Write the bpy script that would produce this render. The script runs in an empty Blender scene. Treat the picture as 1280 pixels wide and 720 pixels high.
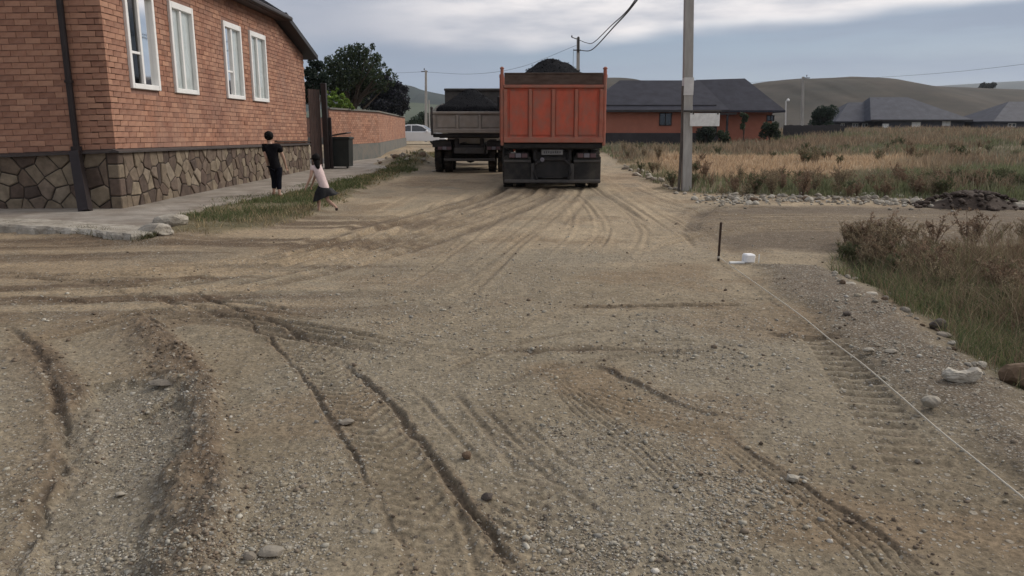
import bpy, bmesh, math, random
import numpy as np
from mathutils import Vector, Matrix, Quaternion

random.seed(11)
RNG = np.random.default_rng(11)
scene = bpy.context.scene
COL = scene.collection
rad = math.radians

# ---------------------------------------------------------------- camera, sky, sun, exposure
CAM_H, F_PX, PITCH = 1.45, 950.0, rad(11.89)
CT, ST = math.cos(PITCH), math.sin(PITCH)
cam_data = bpy.data.cameras.new('camera')
cam = bpy.data.objects.new('camera', cam_data)
COL.objects.link(cam)
cam.location = (0, 0, CAM_H)
cam.rotation_euler = (math.pi / 2 - PITCH, 0, 0)
cam_data.sensor_width = 36.0
cam_data.lens = F_PX / 1280.0 * 36.0
cam_data.clip_start = 0.05
cam_data.clip_end = 12000.0
scene.camera = cam
scene.view_settings.view_transform = 'Standard'
scene.view_settings.look = 'None'
scene.view_settings.exposure = 0.70
scene.view_settings.gamma = 1.0
scene.view_settings.use_curve_mapping = False

SUN_EL, SUN_AZ = rad(34), rad(62)          # azimuth measured from +Y towards +X
world = bpy.data.worlds.new('World')
scene.world = world
world.use_nodes = True


def build_world():
    nt = world.node_tree
    nt.nodes.clear()
    N, L = nt.nodes.new, nt.links.new
    out = N('ShaderNodeOutputWorld')
    bg = N('ShaderNodeBackground')
    bg.inputs['Strength'].default_value = 0.1
    L(bg.outputs[0], out.inputs['Surface'])
    sky = N('ShaderNodeTexSky')
    sky.sky_type = 'NISHITA'
    sky.sun_disc = False
    sky.sun_elevation = SUN_EL
    sky.sun_rotation = SUN_AZ
    tc = N('ShaderNodeTexCoord')
    sep = N('ShaderNodeSeparateXYZ')
    L(tc.outputs['Generated'], sep.inputs[0])

    def math_n(op, a, b=None, clamp=False):
        m = N('ShaderNodeMath'); m.operation = op; m.use_clamp = clamp
        for k, v in enumerate((a, b)):
            if v is None: continue
            if isinstance(v, (int, float)): m.inputs[k].default_value = v
            else: L(v, m.inputs[k])
        return m.outputs[0]

    def noise(scale, detail, rough, sx=1, sy=1, sz=1, off=(0, 0, 0)):
        mp = N('ShaderNodeMapping')
        mp.inputs['Scale'].default_value = (sx, sy, sz)
        mp.inputs['Location'].default_value = off
        L(tc.outputs['Generated'], mp.inputs[0])
        n = N('ShaderNodeTexNoise')
        n.inputs['Scale'].default_value = scale
        n.inputs['Detail'].default_value = detail
        n.inputs['Roughness'].default_value = rough
        L(mp.outputs[0], n.inputs['Vector'])
        return n.outputs['Fac']

    def mix(fac, a, b):
        m = N('ShaderNodeMix'); m.data_type = 'RGBA'
        if isinstance(fac, (int, float)): m.inputs[0].default_value = fac
        else: L(fac, m.inputs[0])
        for k, v in ((6, a), (7, b)):
            if isinstance(v, tuple): m.inputs[k].default_value = (*v, 1)
            else: L(v, m.inputs[k])
        return m.outputs[2]

    def smooth(v, lo, hi):
        r = N('ShaderNodeMapRange'); r.interpolation_type = 'SMOOTHSTEP'
        L(v, r.inputs[0]); r.inputs[1].default_value = lo; r.inputs[2].default_value = hi
        return r.outputs[0]

    z = sep.outputs['Z']
    # low blue-grey sheet over clear sky, then the paler deck above it with a wavy lower edge
    low = mix(0.85, sky.outputs[0], (1.35, 1.85, 2.65))
    streak = noise(3.2, 5, 0.55, 1, 1, 9)
    low2 = mix(smooth(streak, 0.38, 0.68), low, (1.85, 2.25, 2.95))
    wav = noise(2.3, 4, 0.5, 1.2, 1.2, 5, (3.1, 0.4, 0))
    zz = math_n('ADD', z, math_n('MULTIPLY', math_n('SUBTRACT', wav, 0.5), 0.10))
    zz = math_n('ADD', zz, math_n('MULTIPLY', sep.outputs['X'], -0.055))
    edge = smooth(zz, 0.092, 0.128)
    bank = noise(2.6, 6, 0.55, 1, 1, 6, (0.7, 2.0, 0.5))
    deck = mix(smooth(bank, 0.42, 0.66), (7.1, 6.65, 6.45), (2.9, 3.1, 3.6))
    deck = mix(smooth(math_n('ADD', sep.outputs['X'], math_n('MULTIPLY', wav, 0.5)), 0.02, 0.46), mix(0.9, deck, (2.35, 2.6, 3.2)), deck)
    col = mix(edge, low2, deck)
    L(col, bg.inputs['Color'])


build_world()
sun_data = bpy.data.lights.new('sun', 'SUN')
sun_data.energy = 1.5
sun_data.angle = rad(28)
sun_data.color = (1.0, 0.93, 0.85)
sun = bpy.data.objects.new('sun', sun_data)
COL.objects.link(sun)
_d = Vector((math.sin(SUN_AZ) * math.cos(SUN_EL), math.cos(SUN_AZ) * math.cos(SUN_EL), math.sin(SUN_EL)))
sun.rotation_euler = _d.to_track_quat('Z', 'Y').to_euler()


# ---------------------------------------------------------------- where a line of sight meets a plane of the place
def _dir(px, py):
    du, dv = px - 640.0, py - 360.0
    return Vector((du, F_PX * CT - dv * ST, -F_PX * ST - dv * CT))


def G(px, py, z=0.0):
    d = _dir(px, py)
    return Vector((0, 0, CAM_H)) + d * ((z - CAM_H) / d.z)


def PX(px, py, Y):
    d = _dir(px, py)
    return Vector((0, 0, CAM_H)) + d * (Y / d.y)


def PV(px, py, X):
    d = _dir(px, py)
    return Vector((0, 0, CAM_H)) + d * (X / d.x)


# ---------------------------------------------------------------- object helpers
def tag(o, label=None, cat=None, group=None, kind=None):
    if label: o['label'] = label
    if cat: o['category'] = cat
    if group: o['group'] = group
    if kind: o['kind'] = kind
    return o


def thing(name, loc, label, cat, group=None, rz=0.0):
    o = bpy.data.objects.new(name, None)
    COL.objects.link(o)
    o.empty_display_size = 0.2
    o.location = loc
    o.rotation_euler = (0, 0, rz)
    return tag(o, label, cat, group)


def link_mesh(name, me, m, parent=None, kind=None):
    o = bpy.data.objects.new(name, me)
    COL.objects.link(o)
    if m is not None and not me.materials: me.materials.append(m)
    if parent is not None: o.parent = parent
    if kind: o['kind'] = kind
    return o


def copy_tree(o, parent=None):
    c = o.copy()
    COL.objects.link(c)
    if parent is not None: c.parent = parent
    for ch in list(o.children): copy_tree(ch, c)
    return c


class MB:
    """collects shapes into one mesh"""
    def __init__(s): s.v, s.f = [], []

    def add(s, vs, fs):
        n = len(s.v)
        s.v += [Vector(p) for p in vs]
        s.f += [tuple(n + i for i in f) for f in fs]
        return s

    def box(s, c, d, M=None):
        x, y, z = d[0] / 2, d[1] / 2, d[2] / 2
        vs = [Vector(p) for p in ((-x, -y, -z), (x, -y, -z), (x, y, -z), (-x, y, -z), (-x, -y, z), (x, -y, z), (x, y, z), (-x, y, z))]
        if M is not None: vs = [M @ p for p in vs]
        return s.add([p + Vector(c) for p in vs], [(3, 2, 1, 0), (4, 5, 6, 7), (0, 1, 5, 4), (1, 2, 6, 5), (2, 3, 7, 6), (3, 0, 4, 7)])

    def bbox(s, c, d, b=0.01):
        """box with chamfered edges"""
        x, y, z = d[0] / 2, d[1] / 2, d[2] / 2
        b = min(b, x * .9, y * .9, z * .9)
        bm = bmesh.new()
        bmesh.ops.create_cube(bm, size=1.0)
        for v in bm.verts: v.co = Vector((v.co.x * 2 * x, v.co.y * 2 * y, v.co.z * 2 * z))
        bmesh.ops.bevel(bm, geom=list(bm.edges), offset=b, segments=1, affect='EDGES')
        bm.verts.index_update()
        s.add([v.co + Vector(c) for v in bm.verts], [[v.index for v in f.verts] for f in bm.faces])
        bm.free()
        return s

    def tube(s, pts, r, n=8, cap=True):
        pts = [Vector(p) for p in pts]
        rs = r if isinstance(r, (list, tuple)) else [r] * len(pts)
        rings = []
        up = Vector((0.01, 0.02, 1))
        for i, p in enumerate(pts):
            t = (pts[min(i + 1, len(pts) - 1)] - pts[max(i - 1, 0)]).normalized()
            a = t.cross(up)
            if a.length < 1e-3: a = t.cross(Vector((1, 0, 0)))
            a.normalize(); b = a.cross(t).normalized()
            rings.append([p + (a * math.cos(2 * math.pi * k / n) + b * math.sin(2 * math.pi * k / n)) * rs[i] for k in range(n)])
        base = len(s.v)
        for R in rings: s.v += R
        for i in range(len(rings) - 1):
            for k in range(n):
                k2 = (k + 1) % n
                s.f.append((base + i * n + k, base + i * n + k2, base + (i + 1) * n + k2, base + (i + 1) * n + k))
        if cap:
            s.f.append(tuple(base + k for k in range(n - 1, -1, -1)))
            s.f.append(tuple(base + (len(rings) - 1) * n + k for k in range(n)))
        return s

    def prism(s, poly, ext):
        """closed polygon (3-D points) extruded along ext"""
        n = len(poly); ext = Vector(ext)
        A = [Vector(p) for p in poly]; B = [p + ext for p in A]
        fs = [tuple(range(n - 1, -1, -1)), tuple(range(n, 2 * n))]
        fs += [(i, (i + 1) % n, n + (i + 1) % n, n + i) for i in range(n)]
        return s.add(A + B, fs)

    def lathe(s, prof, axis='x', c=(0, 0, 0), n=24):
        """profile (a along axis, radius)"""
        base = len(s.v); c = Vector(c)
        for (a, r) in prof:
            for k in range(n):
                t = 2 * math.pi * k / n
                u, w = r * math.cos(t), r * math.sin(t)
                s.v.append(c + (Vector((a, u, w)) if axis == 'x' else Vector((u, w, a)) if axis == 'z' else Vector((u, a, w))))
        for i in range(len(prof) - 1):
            for k in range(n):
                k2 = (k + 1) % n
                s.f.append((base + i * n + k, base + i * n + k2, base + (i + 1) * n + k2, base + (i + 1) * n + k))
        return s

    def mesh(s, name, org=(0, 0, 0), smooth=False):
        o = Vector(org)
        me = bpy.data.meshes.new(name)
        me.from_pydata([tuple(p - o) for p in s.v], [], s.f)
        bm = bmesh.new(); bm.from_mesh(me)
        bmesh.ops.recalc_face_normals(bm, faces=bm.faces)
        bm.to_mesh(me); bm.free()
        if smooth:
            for p in me.polygons: p.use_smooth = True
        me.update()
        return me

    def build(s, name, m, parent=None, org=(0, 0, 0), smooth=False, kind=None):
        return link_mesh(name, s.mesh(name, org, smooth), m, parent, kind)


def np_mesh(name, V, T, m, cols=None, parent=None, kind=None, smooth=False, quads=None):
    """triangles (and quads) straight from numpy"""
    me = bpy.data.meshes.new(name)
    nv = len(V)
    me.vertices.add(nv)
    me.vertices.foreach_set('co', np.ascontiguousarray(V, np.float32).ravel())
    nt = 0 if T is None else len(T)
    nq = 0 if quads is None else len(quads)
    loops = []
    if nt: loops.append(np.asarray(T, np.int32).ravel())
    if nq: loops.append(np.asarray(quads, np.int32).ravel())
    loops = np.concatenate(loops)
    me.loops.add(len(loops))
    me.loops.foreach_set('vertex_index', loops)
    me.polygons.add(nt + nq)
    st = np.concatenate([np.arange(nt) * 3, nt * 3 + np.arange(nq) * 4]).astype(np.int32)
    me.polygons.foreach_set('loop_start', st)
    if smooth: me.polygons.foreach_set('use_smooth', np.ones(nt + nq, bool))
    me.update(calc_edges=True)
    if cols is not None:
        for an, arr in cols.items():
            arr = np.asarray(arr, np.float32)
            if arr.ndim == 1:
                a = me.attributes.new(an, 'FLOAT', 'POINT'); a.data.foreach_set('value', arr)
            else:
                a = me.attributes.new(an, 'FLOAT_COLOR', 'POINT')
                a.data.foreach_set('color', np.concatenate([arr, np.ones((nv, 1), np.float32)], 1).ravel())
    return link_mesh(name, me, m, parent, kind)


# ---------------------------------------------------------------- materials
def mat(name, col, rough=0.8, var=0.25, scale=6.0, bump=0.0, bscale=40.0, metal=0.0, dirt=None, dirt_amt=0.5, dirt_scale=2.0,
        attr=None, rnd=0.0, spec=0.3, stretch=(1, 1, 1), island=False, ramp=None, trans=0.0, stain=None):
    m = bpy.data.materials.new(name); m.use_nodes = True
    nt = m.node_tree; N, L = nt.nodes.new, nt.links.new
    b = nt.nodes['Principled BSDF']
    b.inputs['Roughness'].default_value = rough
    b.inputs['Metallic'].default_value = metal
    b.inputs['Specular IOR Level'].default_value = spec
    tc = N('ShaderNodeTexCoord')
    mp = N('ShaderNodeMapping'); mp.inputs['Scale'].default_value = stretch
    L(tc.outputs['Object'], mp.inputs[0])
    vec = mp.outputs[0]

    def mixc(fac, a, bb, bt='MIX'):
        x = N('ShaderNodeMix'); x.data_type = 'RGBA'; x.blend_type = bt
        if isinstance(fac, float): x.inputs[0].default_value = fac
        else: L(fac, x.inputs[0])
        for k, v in ((6, a), (7, bb)):
            if isinstance(v, tuple): x.inputs[k].default_value = (*v[:3], 1)
            else: L(v, x.inputs[k])
        return x.outputs[2]
    n1 = N('ShaderNodeTexNoise'); n1.inputs['Scale'].default_value = scale; n1.inputs['Detail'].default_value = 6; n1.inputs['Roughness'].default_value = 0.62
    L(vec, n1.inputs['Vector'])
    if attr:
        at = N('ShaderNodeAttribute'); at.attribute_name = attr
        base = at.outputs['Color']
    elif ramp:
        r_ = None
        if island:
            g = N('ShaderNodeNewGeometry'); oi = N('ShaderNodeObjectInfo')
            ad = N('ShaderNodeMath'); ad.operation = 'ADD'; L(g.outputs['Random Per Island'], ad.inputs[0]); L(oi.outputs['Random'], ad.inputs[1])
            fr = N('ShaderNodeMath'); fr.operation = 'FRACT'; L(ad.outputs[0], fr.inputs[0]); r_ = fr.outputs[0]
        else:
            oi = N('ShaderNodeObjectInfo'); r_ = oi.outputs['Random']
        cr = N('ShaderNodeValToRGB'); cr.color_ramp.interpolation = 'LINEAR'
        els = cr.color_ramp.elements
        while len(els) < len(ramp): els.new(0.5)
        for e, (p, c) in zip(els, ramp): e.position = p; e.color = (*c, 1)
        L(r_, cr.inputs[0]); base = cr.outputs[0]
    else:
        base = tuple(col)
    mr = N('ShaderNodeMapRange'); L(n1.outputs['Fac'], mr.inputs[0])
    mr.inputs[1].default_value = 0.28; mr.inputs[2].default_value = 0.72
    mr.inputs[3].default_value = 1 - var; mr.inputs[4].default_value = 1 + var
    cmb = N('ShaderNodeCombineColor')
    for k in range(3): L(mr.outputs[0], cmb.inputs[k])
    c = mixc(1.0, base, cmb.outputs[0], 'MULTIPLY')
    if stain:
        n4 = N('ShaderNodeTexNoise'); n4.inputs['Scale'].default_value = stain[0]; n4.inputs['Detail'].default_value = 4
        L(tc.outputs['Object'], n4.inputs['Vector'])
        r4 = N('ShaderNodeMapRange'); L(n4.outputs['Fac'], r4.inputs[0]); r4.inputs[1].default_value = .5; r4.inputs[2].default_value = .68; r4.inputs[3].default_value = 0; r4.inputs[4].default_value = stain[1]
        c = mixc(r4.outputs[0], c, tuple(stain[2]))
    if dirt:
        n2 = N('ShaderNodeTexNoise'); n2.inputs['Scale'].default_value = dirt_scale; n2.inputs['Detail'].default_value = 7; n2.inputs['Roughness'].default_value = 0.68
        L(vec, n2.inputs['Vector'])
        r2 = N('ShaderNodeMapRange'); L(n2.outputs['Fac'], r2.inputs[0])
        r2.inputs[1].default_value = 0.42; r2.inputs[2].default_value = 0.66; r2.inputs[3].default_value = 0; r2.inputs[4].default_value = dirt_amt
        c = mixc(r2.outputs[0], c, tuple(dirt))
    L(c, b.inputs['Base Color'])
    if bump:
        n3 = N('ShaderNodeTexNoise'); n3.inputs['Scale'].default_value = bscale; n3.inputs['Detail'].default_value = 5
        L(vec, n3.inputs['Vector'])
        bp = N('ShaderNodeBump'); bp.inputs['Strength'].default_value = 1.0; bp.inputs['Distance'].default_value = bump
        L(n3.outputs['Fac'], bp.inputs['Height']); L(bp.outputs[0], b.inputs['Normal'])
    if trans:
        tr = N('ShaderNodeBsdfTranslucent'); L(c, tr.inputs[0])
        mx = N('ShaderNodeMixShader'); mx.inputs[0].default_value = trans
        L(b.outputs[0], mx.inputs[1]); L(tr.outputs[0], mx.inputs[2])
        L(mx.outputs[0], nt.nodes['Material Output'].inputs['Surface'])
    return m


M = {}
M['brick'] = mat('brick', None, 0.85, 0.22, 9, 0.0015, 90, rnd=1, island=True,
                 ramp=[(0, (.23, .108, .069)), (.3, (.305, .149, .096)), (.65, (.355, .182, .117)), (.88, (.41, .222, .143)), (1, (.215, .102, .068))],
                 dirt=(.31, .205, .155), dirt_amt=.5, dirt_scale=1.3, stain=(.75, .6, (.20, .10, .075)))
M['mortar'] = mat('mortar', (.225, .13, .10), 0.95, 0.25, 12, 0.002, 60)
M['stone'] = mat('stone', None, 0.85, 0.35, 7, 0.006, 22, ramp=[(0, (.06, .044, .036)), (.22, (.105, .074, .055)), (.45, (.155, .122, .086)), (.62, (.20, .162, .115)), (.8, (.09, .061, .048)), (1, (.235, .195, .145))])
M['joint'] = mat('joint', (.05, .042, .036), 0.95, 0.3, 20, 0.004, 60)
M['ledge'] = mat('ledge', (.055, .046, .043), 0.6, 0.3, 8)
M['brown_metal'] = mat('brown_metal', (.022, .016, .016), 0.5, 0.3, 6, spec=.3)
M['dark_roof'] = mat('dark_roof', (.016, .0165, .020), 0.55, 0.25, 3, 0.002, 30, spec=.35)
M['slate_roof'] = mat('slate_roof', (.036, .037, .048), 0.75, 0.25, 1.3, 0.01, 8, spec=.12)
M['grey_roof'] = mat('grey_roof', (.062, .066, .082), 0.7, 0.25, 1.1, 0.01, 8, spec=.15)
M['white_frame'] = mat('white_frame', (.74, .74, .72), 0.45, 0.06, 4, spec=.4)
M['curtain'] = mat('curtain', (.87, .89, .88), 0.9, 0.06, 3, 0.01, 14, stretch=(1, 9, .3))
M['room'] = mat('room', (.10, .10, .09), 0.9, 0.2, 3)
M['tan_paint'] = mat('tan_paint', (.16, .13, .115), 0.6, 0.25, 4)
M['concrete'] = mat('concrete', (.27, .245, .21), 0.92, 0.28, 2.2, 0.006, 45, dirt=(.15, .12, .092), dirt_amt=.75, dirt_scale=1.6)
M['pale_concrete'] = mat('pale_concrete', (.38, .35, .295), 0.92, 0.3, 7, 0.014, 30, dirt=(.17, .145, .11), dirt_amt=.85, dirt_scale=4)
M['footing'] = mat('footing', (.125, .13, .12), 0.92, 0.3, 2.0, 0.005, 40, dirt=(.16, .12, .09), dirt_amt=.6)
M['gate'] = mat('gate', (.095, .062, .052), 0.55, 0.3, 3, 0, dirt=(.06, .045, .04), dirt_amt=.6, stretch=(4, 4, 1))
M['bin'] = mat('bin', (.012, .016, .015), 0.5, 0.25, 5, dirt=(.05, .05, .045), dirt_amt=.25)
M['orange'] = mat('orange', (.45, .088, .048), 0.55, 0.16, 3.5, 0.002, 30, dirt=(.27, .125, .09), dirt_amt=.95, dirt_scale=2.1, stretch=(1.6, 1, 1))
M['orange_frame'] = mat('orange_frame', (.36, .115, .075), 0.65, 0.22, 4, dirt=(.24, .14, .105), dirt_amt=.8, dirt_scale=3)
M['rust_board'] = mat('rust_board', (.072, .046, .035), 0.8, 0.35, 4, 0.002, 30, dirt=(.12, .10, .085), dirt_amt=.5, stretch=(1, 1, 4))
M['grey_truck'] = mat('grey_truck', (.27, .245, .215), 0.7, 0.22, 4, dirt=(.24, .20, .16), dirt_amt=.75, dirt_scale=2.2)
M['chassis'] = mat('chassis', (.017, .016, .0165), 0.7, 0.35, 5, dirt=(.07, .058, .046), dirt_amt=.35, dirt_scale=3)
M['flap'] = mat('flap', (.020, .019, .019), 0.85, 0.3, 5, dirt=(.075, .066, .054), dirt_amt=.75, dirt_scale=1.8)
M['dusty_steel'] = mat('dusty_steel', (.055, .052, .05), 0.7, 0.3, 6, dirt=(.11, .095, .078), dirt_amt=.5)
M['tyre'] = mat('tyre', (.017, .0165, .016), 0.9, 0.3, 8, 0.003, 40, dirt=(.10, .083, .064), dirt_amt=.65, dirt_scale=3)
M['rim'] = mat('rim', (.10, .085, .075), 0.7, 0.25, 8)
M['asphalt'] = mat('asphalt', (.0075, .0078, .0095), 0.9, 0.6, 30, 0.06, 22, spec=.06)
M['lamp_red'] = mat('lamp_red', (.10, .055, .06), 0.3, 0.2, 8, spec=.5)
M['lamp_grey'] = mat('lamp_grey', (.17, .16, .18), 0.5, 0.15, 8)
M['plate'] = mat('plate', (.20, .20, .20), 0.6, 0.2, 20, dirt=(.10, .09, .08), dirt_amt=.5, dirt_scale=9)
M['ink'] = mat('ink', (.06, .06, .062), 0.7, 0.1)
M['car_white'] = mat('car_white', (.76, .78, .79), 0.25, 0.03, 3, spec=.6)
M['glass'] = mat('glass', (.018, .022, .026), 0.06, 0.05, 3, spec=.9)
M['pole'] = mat('pole', (.37, .355, .33), 0.9, 0.2, 3, 0.003, 40, dirt=(.25, .235, .215), dirt_amt=.5, dirt_scale=2, stretch=(3, 3, .6))
M['pole_paint'] = mat('pole_paint', (.6, .59, .57), 0.85, 0.15, 5)
M['pipe'] = mat('pipe', (.10, .085, .075), 0.7, 0.3, 5)
M['sign'] = mat('sign', (.74, .745, .72), 0.6, 0.12, 5, dirt=(.52, .52, .50), dirt_amt=.7, dirt_scale=7)
M['wire'] = mat('wire', (.02, .02, .022), 0.6, 0.1)
M['far_brick'] = mat('far_brick', (.35, .135, .09), 0.9, 0.14, 1.2, dirt=(.29, .12, .085), dirt_amt=.5)
M['far_dark'] = mat('far_dark', (.042, .039, .041), 0.85, 0.3, 1.0)
M['far_blue'] = mat('far_blue', (.075, .08, .10), 0.85, 0.2, 1.0)
M['weed_leaf'] = mat('weed_leaf', None, 0.85, 0.3, 8, attr='col', trans=.25)
M['leaf'] = mat('leaf', None, 0.7, 0.3, 4, attr='col', trans=.3, spec=.25)
M['bark'] = mat('bark', (.065, .052, .042), 0.95, 0.35, 8, 0.01, 30)
M['blade'] = mat('blade', None, 0.8, 0.2, 5, attr='col', trans=.3, spec=.2)
M['pebble'] = mat('pebble', None, 0.9, 0.22, 40, 0.002, 120, attr='col')
M['pale_stone'] = mat('pale_stone', None, 0.88, 0.25, 12, 0.006, 40, ramp=[(0, (.20, .175, .14)), (.5, (.34, .31, .25)), (1, (.50, .465, .39))], dirt=(.17, .14, .11), dirt_amt=.6, dirt_scale=9)
M['rubble'] = mat('rubble', None, 0.9, 0.25, 12, 0, 40, island=True, ramp=[(0, (.17, .15, .12)), (.5, (.30, .27, .215)), (1, (.46, .43, .37))])
M['brown_stone'] = mat('brown_stone', (.155, .105, .066), 0.9, 0.3, 8, 0.008, 30, dirt=(.08, .06, .045), dirt_amt=.6, dirt_scale=6)
M['dark_stone'] = mat('dark_stone', (.085, .07, .058), 0.9, 0.3, 8, 0.008, 30)
M['skin'] = mat('skin', (.42, .265, .195), 0.6, 0.08, 10, spec=.3)
M['hair'] = mat('hair', (.005, .004, .004), 0.75, 0.35, 40, 0.006, 50, stretch=(3, 3, .6), spec=.12)
M['black_cloth'] = mat('black_cloth', (.007, .0065, .008), 0.95, 0.4, 12, 0.008, 18, spec=.08)
M['skirt_cloth'] = mat('skirt_cloth', (.012, .0115, .012), 0.7, 0.5, 14, 0.008, 22, spec=.25)
M['navy_cloth'] = mat('navy_cloth', (.007, .0075, .012), 0.95, 0.4, 12, 0.008, 18, spec=.08)
M['pink_cloth'] = mat('pink_cloth', (.60, .475, .455), 0.9, 0.14, 12, 0.008, 20)
M['shoe_light'] = mat('shoe_light', (.34, .29, .24), 0.7, 0.15, 12)
M['shoe_dark'] = mat('shoe_dark', (.035, .022, .018), 0.6, 0.2, 12)
M['eye'] = mat('eye', (.02, .015, .012), 0.2, 0.05)
M['string'] = mat('string', (.50, .46, .38), 0.9, 0.15, 20)
M['rust'] = mat('rust', (.045, .028, .02), 0.85, 0.4, 25)
M['white_block'] = mat('white_block', (.80, .80, .79), 0.7, 0.05, 10)
M['soil'] = mat('soil', (.062, .046, .036), 0.95, 0.4, 6, 0.015, 18)
M['hill'] = mat('hill', (.042, .032, .022), 0.95, 0.6, .05, 0, dirt=(.014, .014, .009), dirt_amt=.9, dirt_scale=.022, stain=(.014, .6, (.058, .048, .033)))
M['green_hill'] = mat('green_hill', (.065, .08, .05), 0.95, 0.25, .02, 0, dirt=(.06, .08, .05), dirt_amt=.5, dirt_scale=.02)
M['forest_hill'] = mat('forest_hill', (.020, .032, .03), 0.95, 0.35, .03, 0)
M['blue_ridge'] = mat('blue_ridge', (.06, .075, .075), 0.95, 0.25, .008, 0)


def glass_clear():
    m = bpy.data.materials.new('glass_clear'); m.use_nodes = True
    nt = m.node_tree; N, L = nt.nodes.new, nt.links.new
    nt.nodes.clear()
    o = N('ShaderNodeOutputMaterial'); mx = N('ShaderNodeMixShader'); t = N('ShaderNodeBsdfTransparent'); g = N('ShaderNodeBsdfGlossy')
    t.inputs[0].default_value = (.94, .97, .97, 1); g.inputs['Roughness'].default_value = .04; g.inputs[0].default_value = (.9, .9, .9, 1)
    f = N('ShaderNodeFresnel'); f.inputs[0].default_value = 1.45
    L(f.outputs[0], mx.inputs[0]); L(t.outputs[0], mx.inputs[1]); L(g.outputs[0], mx.inputs[2]); L(mx.outputs[0], o.inputs[0])
    return m


M['glass_clear'] = glass_clear()

# ---------------------------------------------------------------- the ground: heights and soil colours
_tab = np.random.default_rng(5).random((257, 257)).astype(np.float32)
_tab[256, :] = _tab[0, :]; _tab[:, 256] = _tab[:, 0]


def vnoise(x, y, seed=0):
    x = x + seed * 17.31; y = y - seed * 9.77
    xi = np.floor(x); yi = np.floor(y)
    fx = (x - xi).astype(np.float32); fy = (y - yi).astype(np.float32)
    fx = fx * fx * (3 - 2 * fx); fy = fy * fy * (3 - 2 * fy)
    xi = xi.astype(np.int64) & 255; yi = yi.astype(np.int64) & 255
    a = _tab[xi, yi]; b = _tab[xi + 1, yi]; c = _tab[xi, yi + 1]; d = _tab[xi + 1, yi + 1]
    return (a + (b - a) * fx) * (1 - fy) + (c + (d - c) * fx) * fy


def fbm(x, y, freq, octs, seed=0, gain=0.5):
    s = 0; a = 1.0; t = 0
    for o in range(octs):
        s = s + a * (vnoise(x * freq, y * freq, seed + o) - 0.5); t += a
        a *= gain; freq *= 2.03
    return s / t * 2


def sstep(v, a, b):
    t = np.clip((v - a) / (b - a), 0, 1)
    return t * t * (3 - 2 * t)


def poly_sd(x, y, P):
    """signed distance, positive inside"""
    n = len(P); best = np.full(x.shape, 1e9, np.float32); ins = np.zeros(x.shape, bool)
    for i in range(n):
        ax, ay = P[i]; bx, by = P[(i + 1) % n]
        ex, ey = bx - ax, by - ay
        t = np.clip(((x - ax) * ex + (y - ay) * ey) / (ex * ex + ey * ey + 1e-9), 0, 1)
        best = np.minimum(best, np.hypot(x - ax - t * ex, y - ay - t * ey))
        c = ((ay > y) != (by > y)) & (x < ex * (y - ay) / (ey if abs(ey) > 1e-9 else 1e-9) + ax)
        ins ^= c
    return np.where(ins, best, -best)


def smooth_line(P, k=8):
    """Catmull-Rom through the points"""
    P = [np.array(p, float) for p in P]
    Q = [2 * P[0] - P[1]] + P + [2 * P[-1] - P[-2]]
    out = []
    for i in range(1, len(Q) - 2):
        p0, p1, p2, p3 = Q[i - 1:i + 3]
        for t in np.linspace(0, 1, k, endpoint=False):
            out.append(.5 * ((2 * p1) + (-p0 + p2) * t + (2 * p0 - 5 * p1 + 4 * p2 - p3) * t * t + (-p0 + 3 * p1 - 3 * p2 + p3) * t ** 3))
    out.append(P[-1])
    return np.array(out)


def line_dist(x, y, P):
    """signed distance (positive on the right of travel), arclength, run 0..1"""
    best = np.full(x.shape, 1e9, np.float32); sg = np.zeros(x.shape, np.float32); arc = np.zeros(x.shape, np.float32)
    L = 0.0
    for i in range(len(P) - 1):
        ax, ay = P[i]; bx, by = P[i + 1]; ex, ey = bx - ax, by - ay
        l = math.hypot(ex, ey)
        if l < 1e-6: continue
        t = np.clip(((x - ax) * ex + (y - ay) * ey) / (l * l), 0, 1)
        dx, dy = x - ax - t * ex, y - ay - t * ey
        d = np.hypot(dx, dy)
        m = d < best
        best = np.where(m, d, best)
        s = (ey * dx - ex * dy) / l
        sg = np.where(m, np.where(s >= 0, 1, -1), sg)
        arc = np.where(m, L + t * l, arc)
        L += l
    return best * sg, arc, L


def gpoly(pts):
    return [tuple(G(*p)[:2]) for p in pts]


def gline(pts, k=8):
    return smooth_line([tuple(G(*p)[:2]) for p in pts], k)


VERGE = gpoly([(216, 292), (222, 268), (262, 256), (330, 245), (380, 234), (440, 222), (490, 210), (535, 197), (556, 196), (520, 214), (450, 240), (425, 254), (390, 270), (330, 286), (260, 297)])
WEEDS = gpoly([(1030, 338), (1090, 362), (1160, 408), (1215, 458), (1290, 505), (1500, 620), (2400, 520), (1900, 300), (1280, 306), (1100, 313), (1040, 322)])
FIELD = gpoly([(757, 192), (772, 206), (800, 224), (845, 240), (950, 243), (1100, 247), (1280, 255), (1900, 272)]) + [(95, 20), (95, 110), (4.6, 110)]
DRY = gpoly([(835, 196), (1100, 198), (1160, 208), (1120, 220), (1000, 224), (850, 224), (800, 212)])
LATERAL = gpoly([(872, 262), (1000, 256), (1280, 262), (1900, 276), (1900, 312), (1280, 304), (1040, 318), (980, 312), (905, 318), (868, 296)])
BERM = gpoly([(935, 330), (1030, 336), (1100, 372), (1180, 428), (1290, 520), (1500, 680), (1400, 700), (1190, 545), (1060, 435)])
PIT = gpoly([(170, 470), (240, 480), (235, 560), (205, 640), (200, 760), (20, 760), (60, 640), (90, 520), (110, 480)])
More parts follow.
